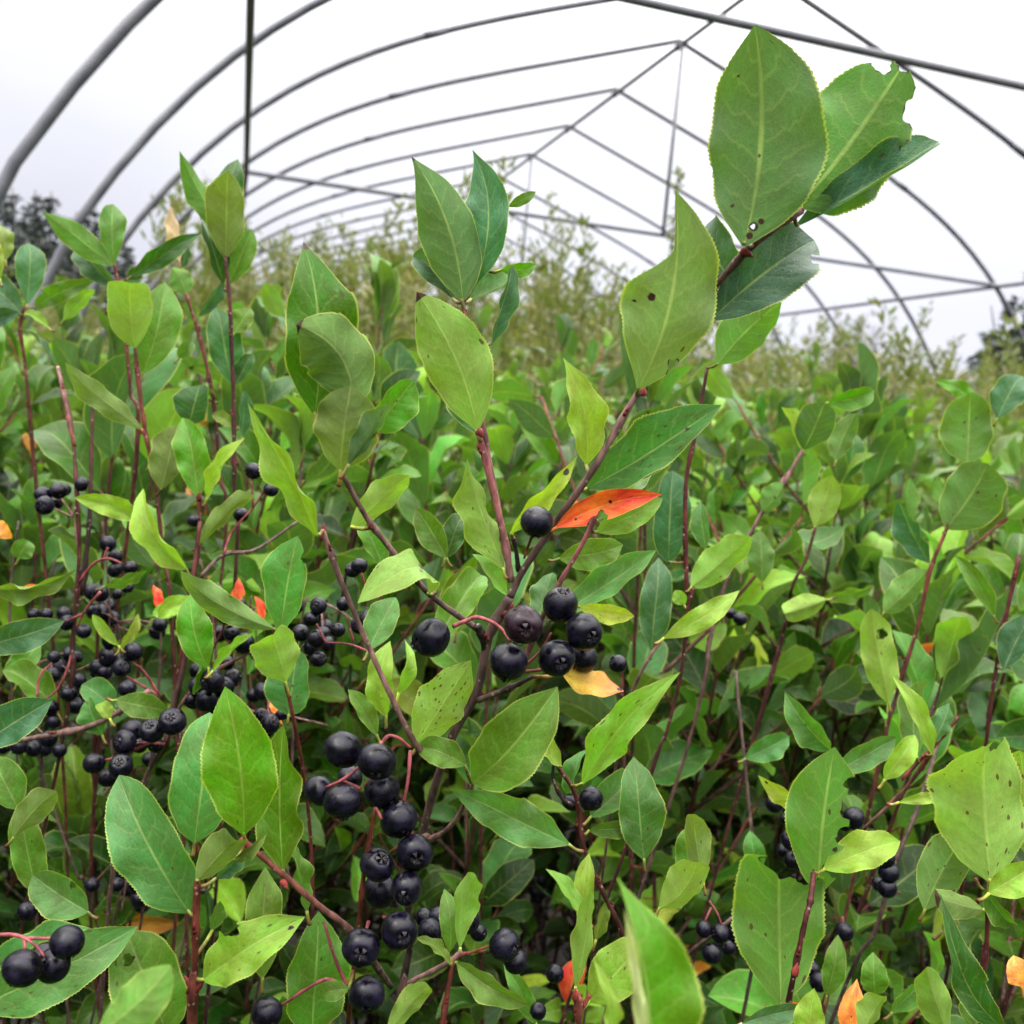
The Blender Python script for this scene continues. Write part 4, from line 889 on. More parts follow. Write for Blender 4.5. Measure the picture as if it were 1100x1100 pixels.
def bottom_mid():
    s = Shrub('red stemmed shoot with an oval shiny upright leaf, right of the berry chain', 0.36, 61, (690, 1100), 0.05)
    s.stem([(599, 823), (618, 855), (628, 913), (646, 955), (672, 1010), (700, 1080), (716, 1140)], 5.5, 7.5, 'dr', 'rd', to_root=True, nodes=3)
    s.stem([(596, 815), (594, 836), (604, 858), (616, 866)], 4, 5, 'dk', 'dk')
    s.leaf(625, 843, 717, 727, 42, 'l', 'u', d=.352, dz=-.02, roll=-14, fold=.2, prof='lan', spot=.45, teeth=36, sway=-.03)
    s.leaf(692, 924, 684, 822, 56, 'b', 'u', d=.36, roll=4, fold=.16, prof='ell', teeth=34); s.leaf(634, 878, 682, 832, 50, 'b', 'u', d=.37, dz=.01, roll=-10, prof='ell', marks=((-.1, .9, .03),))
    s.leaf(632, 892, 688, 890, 25, 'm', 'u', d=.362, roll=10); s.leaf(708, 976, 750, 918, 48, 'l', 'd', d=.345, dz=-.01, roll=10, prof='rnd', fold=.3, sway=.1, spot=.12)
    s.leaf(756, 950, 742, 868, 36, 'o', 'd', d=.37, roll=10, fold=.3, spot=.15); s.leaf(612, 858, 626, 806, 26, 'b', 'u', d=.37, roll=-20)
    s.leaf(603, 823, 566, 790, 30, 'l', 'u', d=.355, roll=20); s.leaf(712, 975, 736, 950, 34, 'm', 'u', d=.36, roll=20)
    s.berries([(635, 858, 13.5, -.006, (.5, .3, .6)), (613, 862, 9.5, .006), (556, 830, 12, .01)], stalks=[[(620, 860, .358), (626, 850, .355)]], w=3)
    t = Shrub('cluster of narrow upright leaves at the bottom middle rising from a red bud', 0.33, 63, (620, 1100), 0.06)
    t.stem([(619, 1066), (619, 1090), (618, 1130)], 7, 8, 'rd', 'rd', to_root=True); t.stem([(619, 1092), (628, 1078), (634, 1068)], 5, 6, 'rd', 'rd')
    t.buds([(619, 1075, 0, -14, 9)])
    t.leaf(618, 1062, 633, 942, 30, 'l', 'd', dz=-.01, roll=10, fold=.3, prof='lan', spot=.4); t.leaf(632, 1010, 628, 924, 26, 'l', 'u', d=.345, roll=-14, prof='obo')
    t.leaf(630, 985, 595, 932, 20, 'l', 'u', d=.34, roll=30); t.leaf(632, 1076, 694, 1006, 54, 'l', 'u', d=.34, roll=-8, fold=.14, prof='ell', petiole=.008)
    t.leaf(640, 1010, 652, 970, 22, 'o', 'u', d=.36, roll=20); t.leaf(700, 1030, 726, 970, 26, 'y', 'd', d=.34, roll=24, tipbrown=.03)
    t.leaf(576, 1100, 548, 1038, 24, 'm', 'u', d=.36, roll=20)
    u = Shrub('side twig at the bottom centre with two pale curved leaves beside hanging berries', 0.31, 65, (470, 1100), 0.07)
    u.stem([(496, 1022), (484, 1032), (462, 1044), (440, 1056), (428, 1075), (424, 1120)], 6, 8, 'gp', 'gr', to_root=True)
    u.stem([(484, 1032), (500, 1024), (520, 1022)], 3.5, 3, 'rd', 'rd'); u.stem([(486, 1034), (480, 1070), (472, 1120)], 6, 7, 'rd', 'dr')
    u.leaf(494, 1020, 522, 930, 34, 'l', 'd', dz=-.01, roll=-14, fold=.35, sway=-.12, prof='lan'); u.leaf(490, 1033, 565, 1080, 34, 'm', 'u', dz=-.008, roll=8, curl=.08, prof='ell')
    u.leaf(482, 1024, 480, 960, 24, 'm', 'u', d=.32, roll=10, prof='obo'); u.leaf(484, 1036, 448, 1006, 16, 'o', 'u', d=.305, roll=30)
    u.leaf(415, 1112, 464, 1050, 34, 'l', 'd', d=.30, roll=14)
    u.berries([(542, 1015, 17.5, .0, (.7, .1, .5)), (554, 1032, 14, .012), (503, 990, 13, .02), (462, 1000, 14, .03), (470, 985, 12, .04), (456, 985, 10, .04), (514, 1002, 9, .03), (596, 1046, 10, .04), (578, 1086, 9.5, .04)], stalks=[[(500, 1026, .31), (520, 1018, .309), (535, 1014, .31)]], w=3.5, c='rd')
    x = Shrub('large blurred leaf with a curled pale margin rising very close at the bottom edge', 0.17, 67, (705, 1180), 0.02)
    x.stem([(704, 1150), (712, 1200), (716, 1300)], 10, 12, 'rd', 'rd', to_root=True)
    x.leaf(696, 1160, 667, 968, 118, 'v', 'u', d=.166, dz=.0, roll=0, cutL=(-1, -.5), foldL=.5, foldR=.05, cup=.1, twist=0, prof='acu', sway=.07, curl=-.06, teeth=40, spot=.02)
    x.leaf(690, 1160, 665, 966, 15, (0.30, 0.40, 0.14), 'd', d=.1650, roll=10, prof='lan', sway=.035, twist=0, fold=.1, spot=0, petiole=0, name='curled_margin', teeth=40)  # pale tint stands in for light passing through the rolled margin
    x.leaf(660, 1150, 652, 1040, 20, 'l', 'u', d=.19, roll=30)
bottom_mid()

def shoots_right():
    s = Shrub('straight red shoot at right topped by two rounded green leaves', 0.52, 71, (950, 800), 0.04)
    s.stem([(1042, 500), (1016, 570), (999, 613), (986, 672), (963, 747), (940, 840)], 4.5, 7, 'rd', 'dr', to_root=True, nodes=4)
    s.leaf(1016, 568, 1062, 497, 66, 'm', 'd', dz=-.02, roll=-8, prof='rnd', fold=.12); s.leaf(1039, 498, 1041, 424, 58, 'm', 'd', d=.53, roll=6, prof='rnd', fold=.16)
    s.leaf(999, 605, 967, 536, 38, 't', 'u', roll=-20, prof='ell', tipcurl=.15); s.leaf(955, 756, 932, 652, 40, 'l', 'd', d=.50, roll=12, fold=.3, bites=((.4, .72, .05),), prof='rnd', label='notched light leaf with a brown bite')
    s.leaf(1071, 450, 1096, 400, 38, 't', 'u', d=.52, roll=-14); s.leaf(1050, 440, 1010, 408, 18, 'v', 'u', d=.55, roll=20)
    s.leaf(949, 658, 994, 612, 38, 'm', 'd', d=.56, roll=12, prof='rnd'); s.leaf(1068, 662, 1032, 597, 26, 'm', 'u', d=.50, roll=20, fold=.4)
    s.stem([(1095, 596, .5), (1076, 685, .5), (1064, 757, .5), (1050, 860, .51)], 5, 7, 'dr', 'dr', to_root=True, nodes=4)
    s.leaf(1078, 720, 1108, 660, 44, 't', 'u', d=.49, roll=-6)
    q = Shrub('leaning chokeberry shoot right of the middle with two leaves paired at its tip', 0.56, 73, (745, 760), 0.05)
    q.stem([(862, 484), (840, 521), (819, 550), (780, 626), (762, 690), (745, 780)], 4.5, 7, 'gp', 'gr', to_root=True, nodes=3)
    q.leaf(863, 483, 886, 430, 44, 'd', 'd', dz=-.02, roll=6, prof='rnd'); q.leaf(863, 484, 842, 436, 30, 'l', 'd', roll=-20, fold=.3); q.leaf(898, 495, 920, 444, 34, 'm', 'd', d=.58, roll=10)
    q.leaf(889, 432, 942, 420, 26, 'v', 'u', d=.57, roll=14, curl=.1); q.leaf(819, 549, 842, 519, 30, 'm', 'd', d=.55, roll=20, prof='rnd', marks=((0, .5, .03),))
    q.leaf(819, 626, 816, 568, 34, 'm', 'd', d=.60, roll=6, prof='ell', fold=.25); q.leaf(875, 566, 892, 512, 36, 'l', 'd', d=.60, roll=6, fold=.25)
    q.leaf(888, 644, 840, 658, 36, 'l', 'd', d=.55, roll=-10, prof='rnd'); q.leaf(884, 642, 942, 630, 20, 'm', 'u', d=.56, roll=20)
    q.stem([(876, 566, .6), (866, 600, .6), (850, 634, .6), (836, 700, .61)], 4, 6, 'dr', 'dr', to_root=True)
    r = Shrub('short twig right of the middle with a bright upturned leaf and a long drooping leaf', 0.42, 75, (700, 820), 0.05)
    r.stem([(745, 630), (738, 660), (732, 720), (715, 790), (690, 860)], 4, 7, 'dr', 'gr', to_root=True, nodes=2)
    r.stem([(760, 395, .46), (748, 460, .46), (738, 510, .46), (736, 560, .46), (738, 640, .46)], 4.5, 6, 'dr', 'dr')
    r.leaf(770, 392, 839, 324, 58, 'v', 'd', d=.45, dz=-.01, roll=6, prof='ell', fold=.12, teeth=0)
    r.leaf(742, 631, 803, 577, 40, 'l', 'd', roll=6, prof='rnd', fold=.3); r.leaf(758, 590, 750, 540, 26, 'b', 'u', d=.43, roll=-20, fold=.3)
    r.leaf(712, 686, 797, 635, 26, 'l', 'u', d=.41, roll=14, curl=.1, prof='lan', spot=.1); r.leaf(735, 650, 725, 634, 16, 'l', 'u', d=.43, roll=0)
    r.leaf(718, 605, 722, 505, 50, 't', 'u', d=.47, roll=-4, prof='rnd'); r.leaf(700, 700, 712, 600, 40, 't', 'u', d=.5, roll=10)
    r.stem([(711, 688, .41), (698, 706, .412), (680, 742, .418), (664, 800, .425), (655, 880, .44)], 4, 6, 'gp', 'gr', to_root=True)
    r.leaf(600, 660, 705, 590, 44, 'b', 'u', d=.37, roll=-8, fold=.25, prof='ell', spot=.1, tipcurl=-.1); r.leaf(600, 600, 672, 588, 36, 'm', 'u', d=.38, roll=10)
shoots_right()

# ------------------------------------------------------------------ the thicket behind: shrub templates and their copies
PAL = [('m', 26), ('d', 14), ('t', 14), ('b', 12), ('l', 18), ('o', 8), ('v', 8), ('y', 3), ('or', .35), ('r', .25)]
PAL = [('m', 26), ('d', 22), ('t', 20), ('b', 14), ('l', 12), ('o', 7), ('v', 10), ('y', 1.5), ('or', .3), ('r', .25)]  # weighted to dark kinds, deepening the thicket's shade by colour
PK = [p[0] for p in PAL]; PW = np.array([p[1] for p in PAL], float); PW /= PW.sum()

def rot_about(v, k, a):
    return v * math.cos(a) + np.cross(k, v) * math.sin(a) + k * k.dot(v) * (1 - math.cos(a))

def template(seed, ncanes, nu, nv, spread=0.07, lean=0.10, lo=0.30, step=0.021, berry=0, shift=None, twigs=6, long=1.0):
    """one unit-height-ish shrub (about 1.2 m): canes, one foliage mesh, berry clusters"""
    rng = np.random.default_rng(seed); fol = MB(); canes = []; clusters = []
    for c in range(ncanes):
        a0 = rng.random() * 6.28; r0 = spread * math.sqrt(rng.random())
        b = np.array([r0 * math.cos(a0), r0 * math.sin(a0), 0.0])
        H = 1.2 * (1.0 - 0.16 * rng.random() if c else 1.0)
        la = rng.random() * 6.28; lm = lean * (0.3 + rng.random())
        bend = rng.standard_normal(2) * 0.03
        z = np.linspace(0, 1, 9)
        pts = np.stack([b[0] + H * (lm * math.cos(la) * z + bend[0] * np.sin(z * 5)), b[1] + H * (lm * math.sin(la) * z + bend[1] * np.sin(z * 4)), H * z], 1)
        pts[0, 2] = -0.03
        mb = MB(); add_tube(mb, pts, 0.0036, 0.0010, BK['dk'], 6, tint2=(0.04, .012, .01), per=2)
        def put_leaf(p, up, az, el, ln):
            ref = np.array([math.cos(az), math.sin(az), 0]); radial = ref - up * up.dot(ref); radial /= np.linalg.norm(radial)
            ah = up * math.cos(el) + radial * math.sin(el)
            n = -radial * math.cos(el) + up * math.sin(el)
            n = rot_about(n, ah, rng.normal() * 0.45)
            k = PK[rng.choice(len(PK), p=PW)]; tint = np.array(TI[k]) * np.array((0.58, 0.70, 0.33) if k != 'r' else (1, 1, 1)) * math.exp(0.42 * rng.standard_normal())  # thicket tints cut below the front leaves': shade put into the colour
            if shift is not None: tint = tint * (1 - shift[1]) + np.array(shift[0]) * shift[1]
            bs = p + ah * 0.008
            add_leaf(fol, bs, bs + ah * ln, ln * (0.48 + 0.12 * rng.random()), n, tint, rng, prof=('ell', 'obo', 'rnd', 'acu')[rng.integers(4)], nu=nu, nv=nv, teeth=0,
                     fold=0.32 + 0.2 * rng.standard_normal(), curl=0.08 * rng.standard_normal() + .04, sway=0.05 * rng.standard_normal(), tipcurl=0.16 * rng.standard_normal() - .22, wave=0.03, cup=.1, twist=.35 * rng.standard_normal(),
                     spot=max(0, 0.1 + 0.15 * rng.standard_normal()), tipbrown=0.05 if rng.random() < .1 else 0)
            if nu > 2: add_tube(mb, [p, bs + ah * 0.002], 0.0007, 0.0005, BK['rd'], 4, per=1, cap=False)
        sm = catmull(pts, 8); zz = sm[:, 2]
        h = lo * H + rng.random() * step; az = rng.random() * 6.28
        while h < H:
            i = min(np.searchsorted(zz, h), len(sm) - 2); up = sm[i + 1] - sm[i - 1]; up /= np.linalg.norm(up)
            f = (h / H - lo) / (1 - lo)
            dens = 0.45 + 0.55 * f
            if rng.random() < dens:
                put_leaf(sm[i], up, az, rad((82 if long == 1 else 60) - 46 * max(0, f - .5) / .5 * (1 if long == 1 else .7) + rng.normal() * 14), long * (0.054 + .01 * f) * (0.65 + 0.5 * rng.random()))
            az += 2.4; h += step * (0.75 + 0.5 * rng.random())
        put_leaf(sm[-1], np.array([0, 0, 1.0]), az, rad(12), 0.045); put_leaf(sm[-1], np.array([0, 0, 1.0]), az + 2.6, rad(22), 0.04)
        for k in range(twigs):
            h = H * (lo + 0.08 + (0.82 - lo) * rng.random()); i = min(np.searchsorted(zz, h), len(sm) - 2)
            a2 = rng.random() * 6.28; ln = 0.08 + 0.1 * rng.random(); tl = rad(30 + 25 * rng.random())
            dv = np.array([math.sin(tl) * math.cos(a2), math.sin(tl) * math.sin(a2), math.cos(tl)])
            e = sm[i] + dv * ln + np.array([0, 0, 0.02]); mid = sm[i] + dv * ln * .5
            add_tube(mb, [sm[i], mid, e], 0.0018, 0.001, BK['gr'], 5, tint2=BK['rd'], per=2)
            az2 = rng.random() * 6
            for g in np.linspace(0.3, 1, 7):
                put_leaf(sm[i] + (e - sm[i]) * g, dv, az2, rad(70 - 30 * g + rng.normal() * 14), 0.048 * (0.65 + 0.5 * rng.random())); az2 += 2.4
        for k in range(5):
            h = H * (0.15 + 0.5 * rng.random()); i = min(np.searchsorted(zz, h), len(sm) - 2); a2 = rng.random() * 6.28; ln = 0.08 + 0.14 * rng.random()
            dv = np.array([math.cos(a2), math.sin(a2), .2 + rng.random()]); e1 = sm[i] + dv * ln * .5 + rng.standard_normal(3) * .012; e2 = sm[i] + dv * ln + rng.standard_normal(3) * .02
            add_tube(mb, [sm[i], e1, e2], 0.0016, 0.0008, BK['gr'], 5, tint2=(0.06, .042, .035), per=3)
            add_tube(mb, [e1, e1 + rng.standard_normal(3) * .03 + np.array([0, 0, .03])], 0.001, 0.0006, (0.12, .085, .07), 4, per=2)
        canes.append(mb.mesh('cane', MBARK))
        for k in range(berry):
            h = H * (0.4 + 0.35 * rng.random()); i = min(np.searchsorted(zz, h), len(sm) - 2)
            a2 = rng.random() * 6.28; dv = np.array([math.cos(a2), math.sin(a2), 0.35]); hub = sm[i] + dv * 0.05
            cb = MB(); add_tube(cb, [sm[i], sm[i] + dv * .025 + np.array([0, 0, .006]), hub], 0.0011, 0.0009, BK['gp'], 5, per=2)
            for q in range(rng.integers(3, 7)):
                o = hub + rng.standard_normal(3) * 0.010 + np.array([0, 0, -.008]); r = 0.0048 + 0.0008 * rng.random()
                add_tube(cb, [hub, (hub + o) / 2 + np.array([0, 0, .003]), o], 0.0006, 0.0006, BK['pk'], 4, per=1)
                th = np.linspace(0, math.pi, 8); an = np.arange(10) / 10 * 6.2832
                V = np.stack([np.outer(np.sin(th), np.cos(an)), np.outer(np.sin(th), np.sin(an)), np.repeat(np.cos(th)[:, None], 10, 1)], -1).reshape(-1, 3) * r + o
                ii, jj = np.meshgrid(np.arange(7), np.arange(10), indexing='ij'); j2 = (jj + 1) % 10
                cb.add(V, np.stack([ii * 10 + jj, (ii + 1) * 10 + jj, (ii + 1) * 10 + j2, ii * 10 + j2], -1).reshape(-1, 4), (0.005, 0.0045, 0.008))
            clusters.append(cb.mesh('berry_cluster', MBARK))
    return canes, fol.mesh('foliage', MLEAF), clusters

def place(tp, name, label, cat, group, x, y, rz, sc, tilt=(0, 0)):
    t = thing(name, label, cat, (x, y, 0), group); t.rotation_euler = (tilt[0], tilt[1], rz); t.scale = (sc[0], sc[0], sc[1])
    for m in tp[0]: link(m, 'cane', t)
    link(tp[1], 'foliage', t)
    for m in tp[2]: link(m, 'berry_cluster', t)
    return t

def ground_pt(lat, d):
    # a ground point at camera depth about d and lateral fraction lat (-1..1 spans the picture)
    fx, fy = FWD[0], FWD[1]; k = math.hypot(fx, fy); fx /= k; fy /= k
    return fx * d + fy * lat * d * 0.51, fy * d - fx * lat * d * 0.51

def thicket():
    rng = np.random.default_rng(77)
    near = [template(100 + i, 3, 6, 12, berry=(1 if i % 2 == 0 else 0), spread=.06, lean=.07, lo=.46) for i in range(8)]
    midt = [template(200 + i, 4, 4, 8, spread=.10, lean=.10, lo=.45, shift=((0.2, 0.26, 0.06), 0.2)) for i in range(6)]
    g1 = 'leafy shrubs massed in the thicket'
    lab = 'leafy chokeberry shrub massed in the dense green thicket behind the front shoots'
    # low plants under the front shoots, only their tops reach into the lower half of the picture
    low = 'low leafy chokeberry sucker filling the dark gap beneath the front shoots'
    d = 0.50
    rows = []
    for d, n_ in ((0.66, 5),):
        for k in range(n_):
            lat = -1.05 + 2.1 * (k + 0.2 + 0.6 * rng.random()) / n_
            top = EYE - (0.235 + 0.05 * rng.random()) * (d / 0.6)
            x, y = ground_pt(lat, d + 0.03 * rng.standard_normal())
            place(near[rng.integers(8)], 'chokeberry_shrub', low, 'shrub', 'low suckers under the front shoots', x, y, rng.random() * 6.28, (0.85, top / 1.2))
    sh = [template(250 + i, 1, 8, 18, lean=.06, lo=.70, twigs=0, step=.024, long=1.22) for i in range(5)]
    for k in range(18):
        lat = rng.uniform(.12, 1.0) if k < 12 else rng.uniform(-1.0, -.35)
        x, y = ground_pt(lat, rng.uniform(.62, .95)); top = EYE - rng.uniform(-.02, .16)
        place(sh[rng.integers(5)], 'chokeberry_shrub', 'slim upright chokeberry sucker standing just ahead of the massed thicket', 'shrub', 'slim suckers ahead of the thicket', x, y, rng.random() * 6.28, (.95, top / 1.2), (rng.normal() * .05, rng.normal() * .05))
    d = 0.78
    while d < 1.7:
        st = 0.185 if d < 1.0 else 0.125 + 0.05 * d; wd = 0.51 * d
        n_ = int(2 * (wd + 0.15) / st) + 1
        for k in range(n_):
            lat = (-wd - 0.1 + (2 * wd + 0.2) * (k + 0.15 + 0.7 * rng.random()) / n_) / wd
            dd = d + 0.06 * rng.standard_normal()
            top = EYE + rng.normal() * 0.035 - 0.03 + 0.02 * (d > 1.1) + (0.04 if lat < -.3 else 0)
            x, y = ground_pt(lat, dd)
            place(near[rng.integers(8)], 'chokeberry_shrub', lab, 'shrub', g1, x, y, rng.random() * 6.28, (0.9 + .15 * rng.random(), top / 1.2), (rng.normal() * .04, rng.normal() * .04))
        d += st * 0.85
    while d < 4.2:
        st = 0.20 + 0.075 * d; wd = 0.51 * d
        n_ = int(2 * (wd + 0.15) / st) + 1
        for k in range(n_):
            lat = (-wd - 0.1 + (2 * wd + 0.2) * (k + 0.15 + 0.7 * rng.random()) / n_) / wd
            dd = d + 0.1 * rng.standard_normal()
            top = EYE + rng.normal() * 0.06 + 0.03 * (d - 1)
            x, y = ground_pt(lat, dd)
            place(midt[rng.integers(6)], 'chokeberry_shrub', lab, 'shrub', g1, x, y, rng.random() * 6.28, (1.1 + .2 * rng.random(), top / 1.2), (rng.normal() * .05, rng.normal() * .05))
        d += st * 0.85
thicket()

def surrounding_thicket():
    # the same thicket closing in beside and behind the viewer, one mass
    rng = np.random.default_rng(91); fol = MB()
    src = bpy.data.meshes
    canes, me, _ = template(400, 4, 2, 5, spread=.12, lean=.12, lo=.35)
    nv = len(me.vertices); co = np.zeros(nv * 3, np.float32); me.vertices.foreach_get('co', co); co = co.reshape(-1, 3).astype(float)
    q = np.zeros(len(me.polygons) * 4, np.int32); me.polygons.foreach_get('vertices', q); q = q.reshape(-1, 4)
    tn = np.zeros(nv * 4, np.float32); me.attributes['tint'].data.foreach_get('color', tn); tn = tn.reshape(-1, 4)[:, :3]
    uv = np.zeros(nv * 3, np.float32); me.attributes['uvs'].data.foreach_get('vector', uv); mk = np.zeros(nv * 3, np.float32); me.attributes['mark'].data.foreach_get('vector', mk)
    k = 0
    while k < 110:
        x, y = rng.uniform(-2.4, 2.4), rng.uniform(-2.2, 2.6)
        d = np.array([x, y, 0.4]) @ FWD; lat = np.array([x, y, 0]) @ RIGHT
        if math.hypot(x, y) < 0.55 or (d > 0 and abs(lat) < 0.54 * d + 0.22): continue
        a = rng.random() * 6.28; h = (EYE + rng.normal() * .08) / 1.2
        R_ = np.array([[math.cos(a), -math.sin(a), 0], [math.sin(a), math.cos(a), 0], [0, 0, 1]])
        fol.add(co @ R_.T * np.array([1.2, 1.2, h]) + np.array([x, y, 0]), q, tn, uv.reshape(-1, 3), mk.reshape(-1, 3)); k += 1
    k = 0
    while k < 40:      # low growth at the viewer's feet, below the frame
        d, l_ = rng.uniform(-.25, .75), rng.uniform(-.6, .6)
        x, y = ground_pt(0, 1.0); g = np.array([x, y, 0]) * d + np.array([y, -x, 0]) * l_
        h = (EYE - 0.16 - 0.66 * max(d + .12, .12) - .05) / 1.2
        if h < .3: h = .3
        a = rng.random() * 6.28
        R_ = np.array([[math.cos(a), -math.sin(a), 0], [math.sin(a), math.cos(a), 0], [0, 0, 1]])
        fol.add(co @ R_.T * np.array([.9, .9, h]) + g, q, tn, uv.reshape(-1, 3), mk.reshape(-1, 3)); k += 1
    o = link(fol.mesh('undergrowth', MLEAF), 'undergrowth'); o['kind'] = 'stuff'; o['label'] = 'mass of chokeberry leaves closing in around the viewer'; o['category'] = 'undergrowth'
surrounding_thicket()

def brush_template(seed, tall):
    """a pale willowy clump about 2 m tall: many thin wands with narrow leaves"""
    rng = np.random.default_rng(seed); fol = MB(); mb = MB()
    for w_ in range(9):
        a = rng.random() * 6.28; b = np.array([math.cos(a), math.sin(a), 0]) * 0.12 * rng.random()
        H = 2.0 * (0.6 + 0.4 * rng.random()); ln = 0.05 + 0.13 * rng.random(); a2 = rng.random() * 6.28
        z = np.linspace(0, 1, 7)
        pts = np.stack([b[0] + H * ln * math.cos(a2) * z ** 1.4, b[1] + H * ln * math.sin(a2) * z ** 1.4, H * z - .03], 1)
        add_tube(mb, pts, 0.006, 0.0016, (0.12, 0.10, 0.06), 4, tint2=(0.2, 0.18, 0.08), per=1, cap=False)
        h = 0.3
        while h < 0.99:
            p = np.array([np.interp(h, z, pts[:, k]) for k in range(3)])
            k = rng.choice(4); c = ((0.108, 0.108, 0.028), (0.085, 0.097, 0.024), (0.14, 0.128, 0.045), (0.068, 0.082, 0.02))[k]
            for q in range(6):
                az = rng.random() * 6.28; el = rad(25 + 40 * rng.random()); l_ = 0.04 + 0.045 * rng.random()
                ah = np.array([math.sin(el) * math.cos(az), math.sin(el) * math.sin(az), math.cos(el)])
                p2 = p + rng.standard_normal(3) * .022; 
                add_leaf(fol, p2, p2 + ah * l_, l_ * (.2 + .12 * rng.random()), np.array([rng.normal(), rng.normal(), 0.6]), np.array(c) * (1 + .15 * rng.standard_normal()), rng, prof='lan', nu=2, nv=3, teeth=0, wave=0, fold=.1)
            h += 0.028 * (0.7 + .6 * rng.random())
    return [mb.mesh('stem', MBARK)], fol.mesh('foliage', MLEAF), []

def brush():
    rng = np.random.default_rng(5)
    tp = [brush_template(300 + i, 2.0) for i in range(5)]
    d = 4.3
    while d < 15:
        st = 0.37 + 0.055 * d; wd = 0.51 * d; n_ = int(2 * (wd + 0.3) / st) + 1
        for k in range(n_):
            lat = (-wd - 0.2 + (2 * wd + 0.4) * (k + 0.1 + 0.8 * rng.random()) / n_) / wd
            x, y = ground_pt(lat, d + 0.2 * rng.standard_normal())
            top = 1.5 + 0.12 * (d - 4) + rng.normal() * 0.16
            top += 0.30 + (0.40 if lat < 0.1 and d > 5 else 0) - (0.12 if lat > .4 else 0) - (0.75 if lat < -.72 else 0)
            t = thing('brush_clump', 'tall pale willowy brush clump growing towards the back of the tunnel', 'bush', (x, y, 0), 'pale brush at the back of the tunnel')
            t.rotation_euler = (0, 0, rng.random() * 6.28); t.scale = (1.1, 1.1, top / 2.0)
            q = tp[rng.integers(5)]
            link(q[0][0], 'stem', t); link(q[1], 'foliage', t)
        d += st * 0.9
brush()

# ------------------------------------------------------------------ trees beyond
MNEEDLE = plain_material('needle_foliage', (0.007, 0.015, 0.011), (0.016, 0.028, 0.017), 1.2, 0.7)
MTRUNK = plain_material('tree_bark', (0.04, 0.032, 0.026), (0.09, 0.075, 0.06), 6)
def sprays(mb, rng, c, ax, n, size, droop=0.2):
    for _ in range(n):
        d = rng.standard_normal(3); d /= np.linalg.norm(d); p = c + d * ax * (0.55 + 0.45 * rng.random())
        o = d * np.array([1, 1, .4]) + rng.standard_normal(3) * .35; o[2] -= droop; o /= np.linalg.norm(o)
        s = np.cross(o, rng.standard_normal(3)); s /= np.linalg.norm(s); L_ = size * (0.6 + .8 * rng.random()); w_ = L_ * .22
        mb.add([p - s * w_ * .4, p + s * w_ * .4, p + o * L_ * .6 + s * w_, p + o * L_], [(0, 1, 2, 3)], (0.02, 0.03, 0.02))
        mb.add([p - s * w_ * .3, p + o * L_ * .5 - s * w_, p + o * L_ * .95 - s * w_ * .5, p + o * L_ * .4], [(0, 1, 2, 3)], (0.02, 0.03, 0.02))
def conifer(x, y, H, seed, label):
    rng = np.random.default_rng(seed); t = thing('conifer_tree', label, 'tree', (x, y, 0), 'dark trees beyond the tunnel')
    mb = MB(); add_tube(mb, [(x, y, -.1), (x + .1, y, H * .5), (x, y, H)], H * .018, .03, (0.05, .04, .03), 7); link(mb.mesh('trunk', MTRUNK, (x, y, 0)), 'trunk', t)
    cb = MB(); z = H * .12
    while z < H * .99:
        f = z / H; R_ = H * .17 * (1 - f) ** .8 * (0.7 + .6 * rng.random()) + .12
        for k in range(5):
            a = rng.random() * 6.28; tip = np.array([x + math.cos(a) * R_, y + math.sin(a) * R_, z - R_ * .25])
            for g in (0.45, .75, 1): sprays(cb, rng, np.array([x, y, z]) + (tip - np.array([x, y, z])) * g, np.array([.22, .22, .14]) * (R_ ** .5), 5, .34 * R_ ** .4)
        z += H * .035
    link(cb.mesh('crown', MNEEDLE, (x, y, 0)), 'crown', t)
def round_tree(x, y, H, W, seed, label):
    rng = np.random.default_rng(seed); t = thing('broad_tree', label, 'tree', (x, y, 0))
    mb = MB(); add_tube(mb, [(x, y, -.1), (x + .1, y, H * .3), (x, y, H * .8)], H * .03, .05, (0.05, .04, .03), 7)
    for k in range(6):
        a = k * 1.05; add_tube(mb, [(x, y, H * .25), (x + math.cos(a) * W * .25, y + math.sin(a) * W * .25, H * .5), (x + math.cos(a) * W * .4, y + math.sin(a) * W * .4, H * .75)], .08, .02, (.05, .04, .03), 5)
    link(mb.mesh('trunk', MTRUNK, (x, y, 0)), 'trunk', t)
    cb = MB()
    for k in range(60):
        d = rng.standard_normal(3); d /= np.linalg.norm(d); c = np.array([x, y, H * .55]) + d * np.array([W * .42, W * .42, H * .38]) * rng.random() ** .4
        sprays(cb, rng, c, np.array([.55, .55, .45]) * W / 6, 40, .42)
    link(cb.mesh('crown', MNEEDLE, (x, y, 0)), 'crown', t)
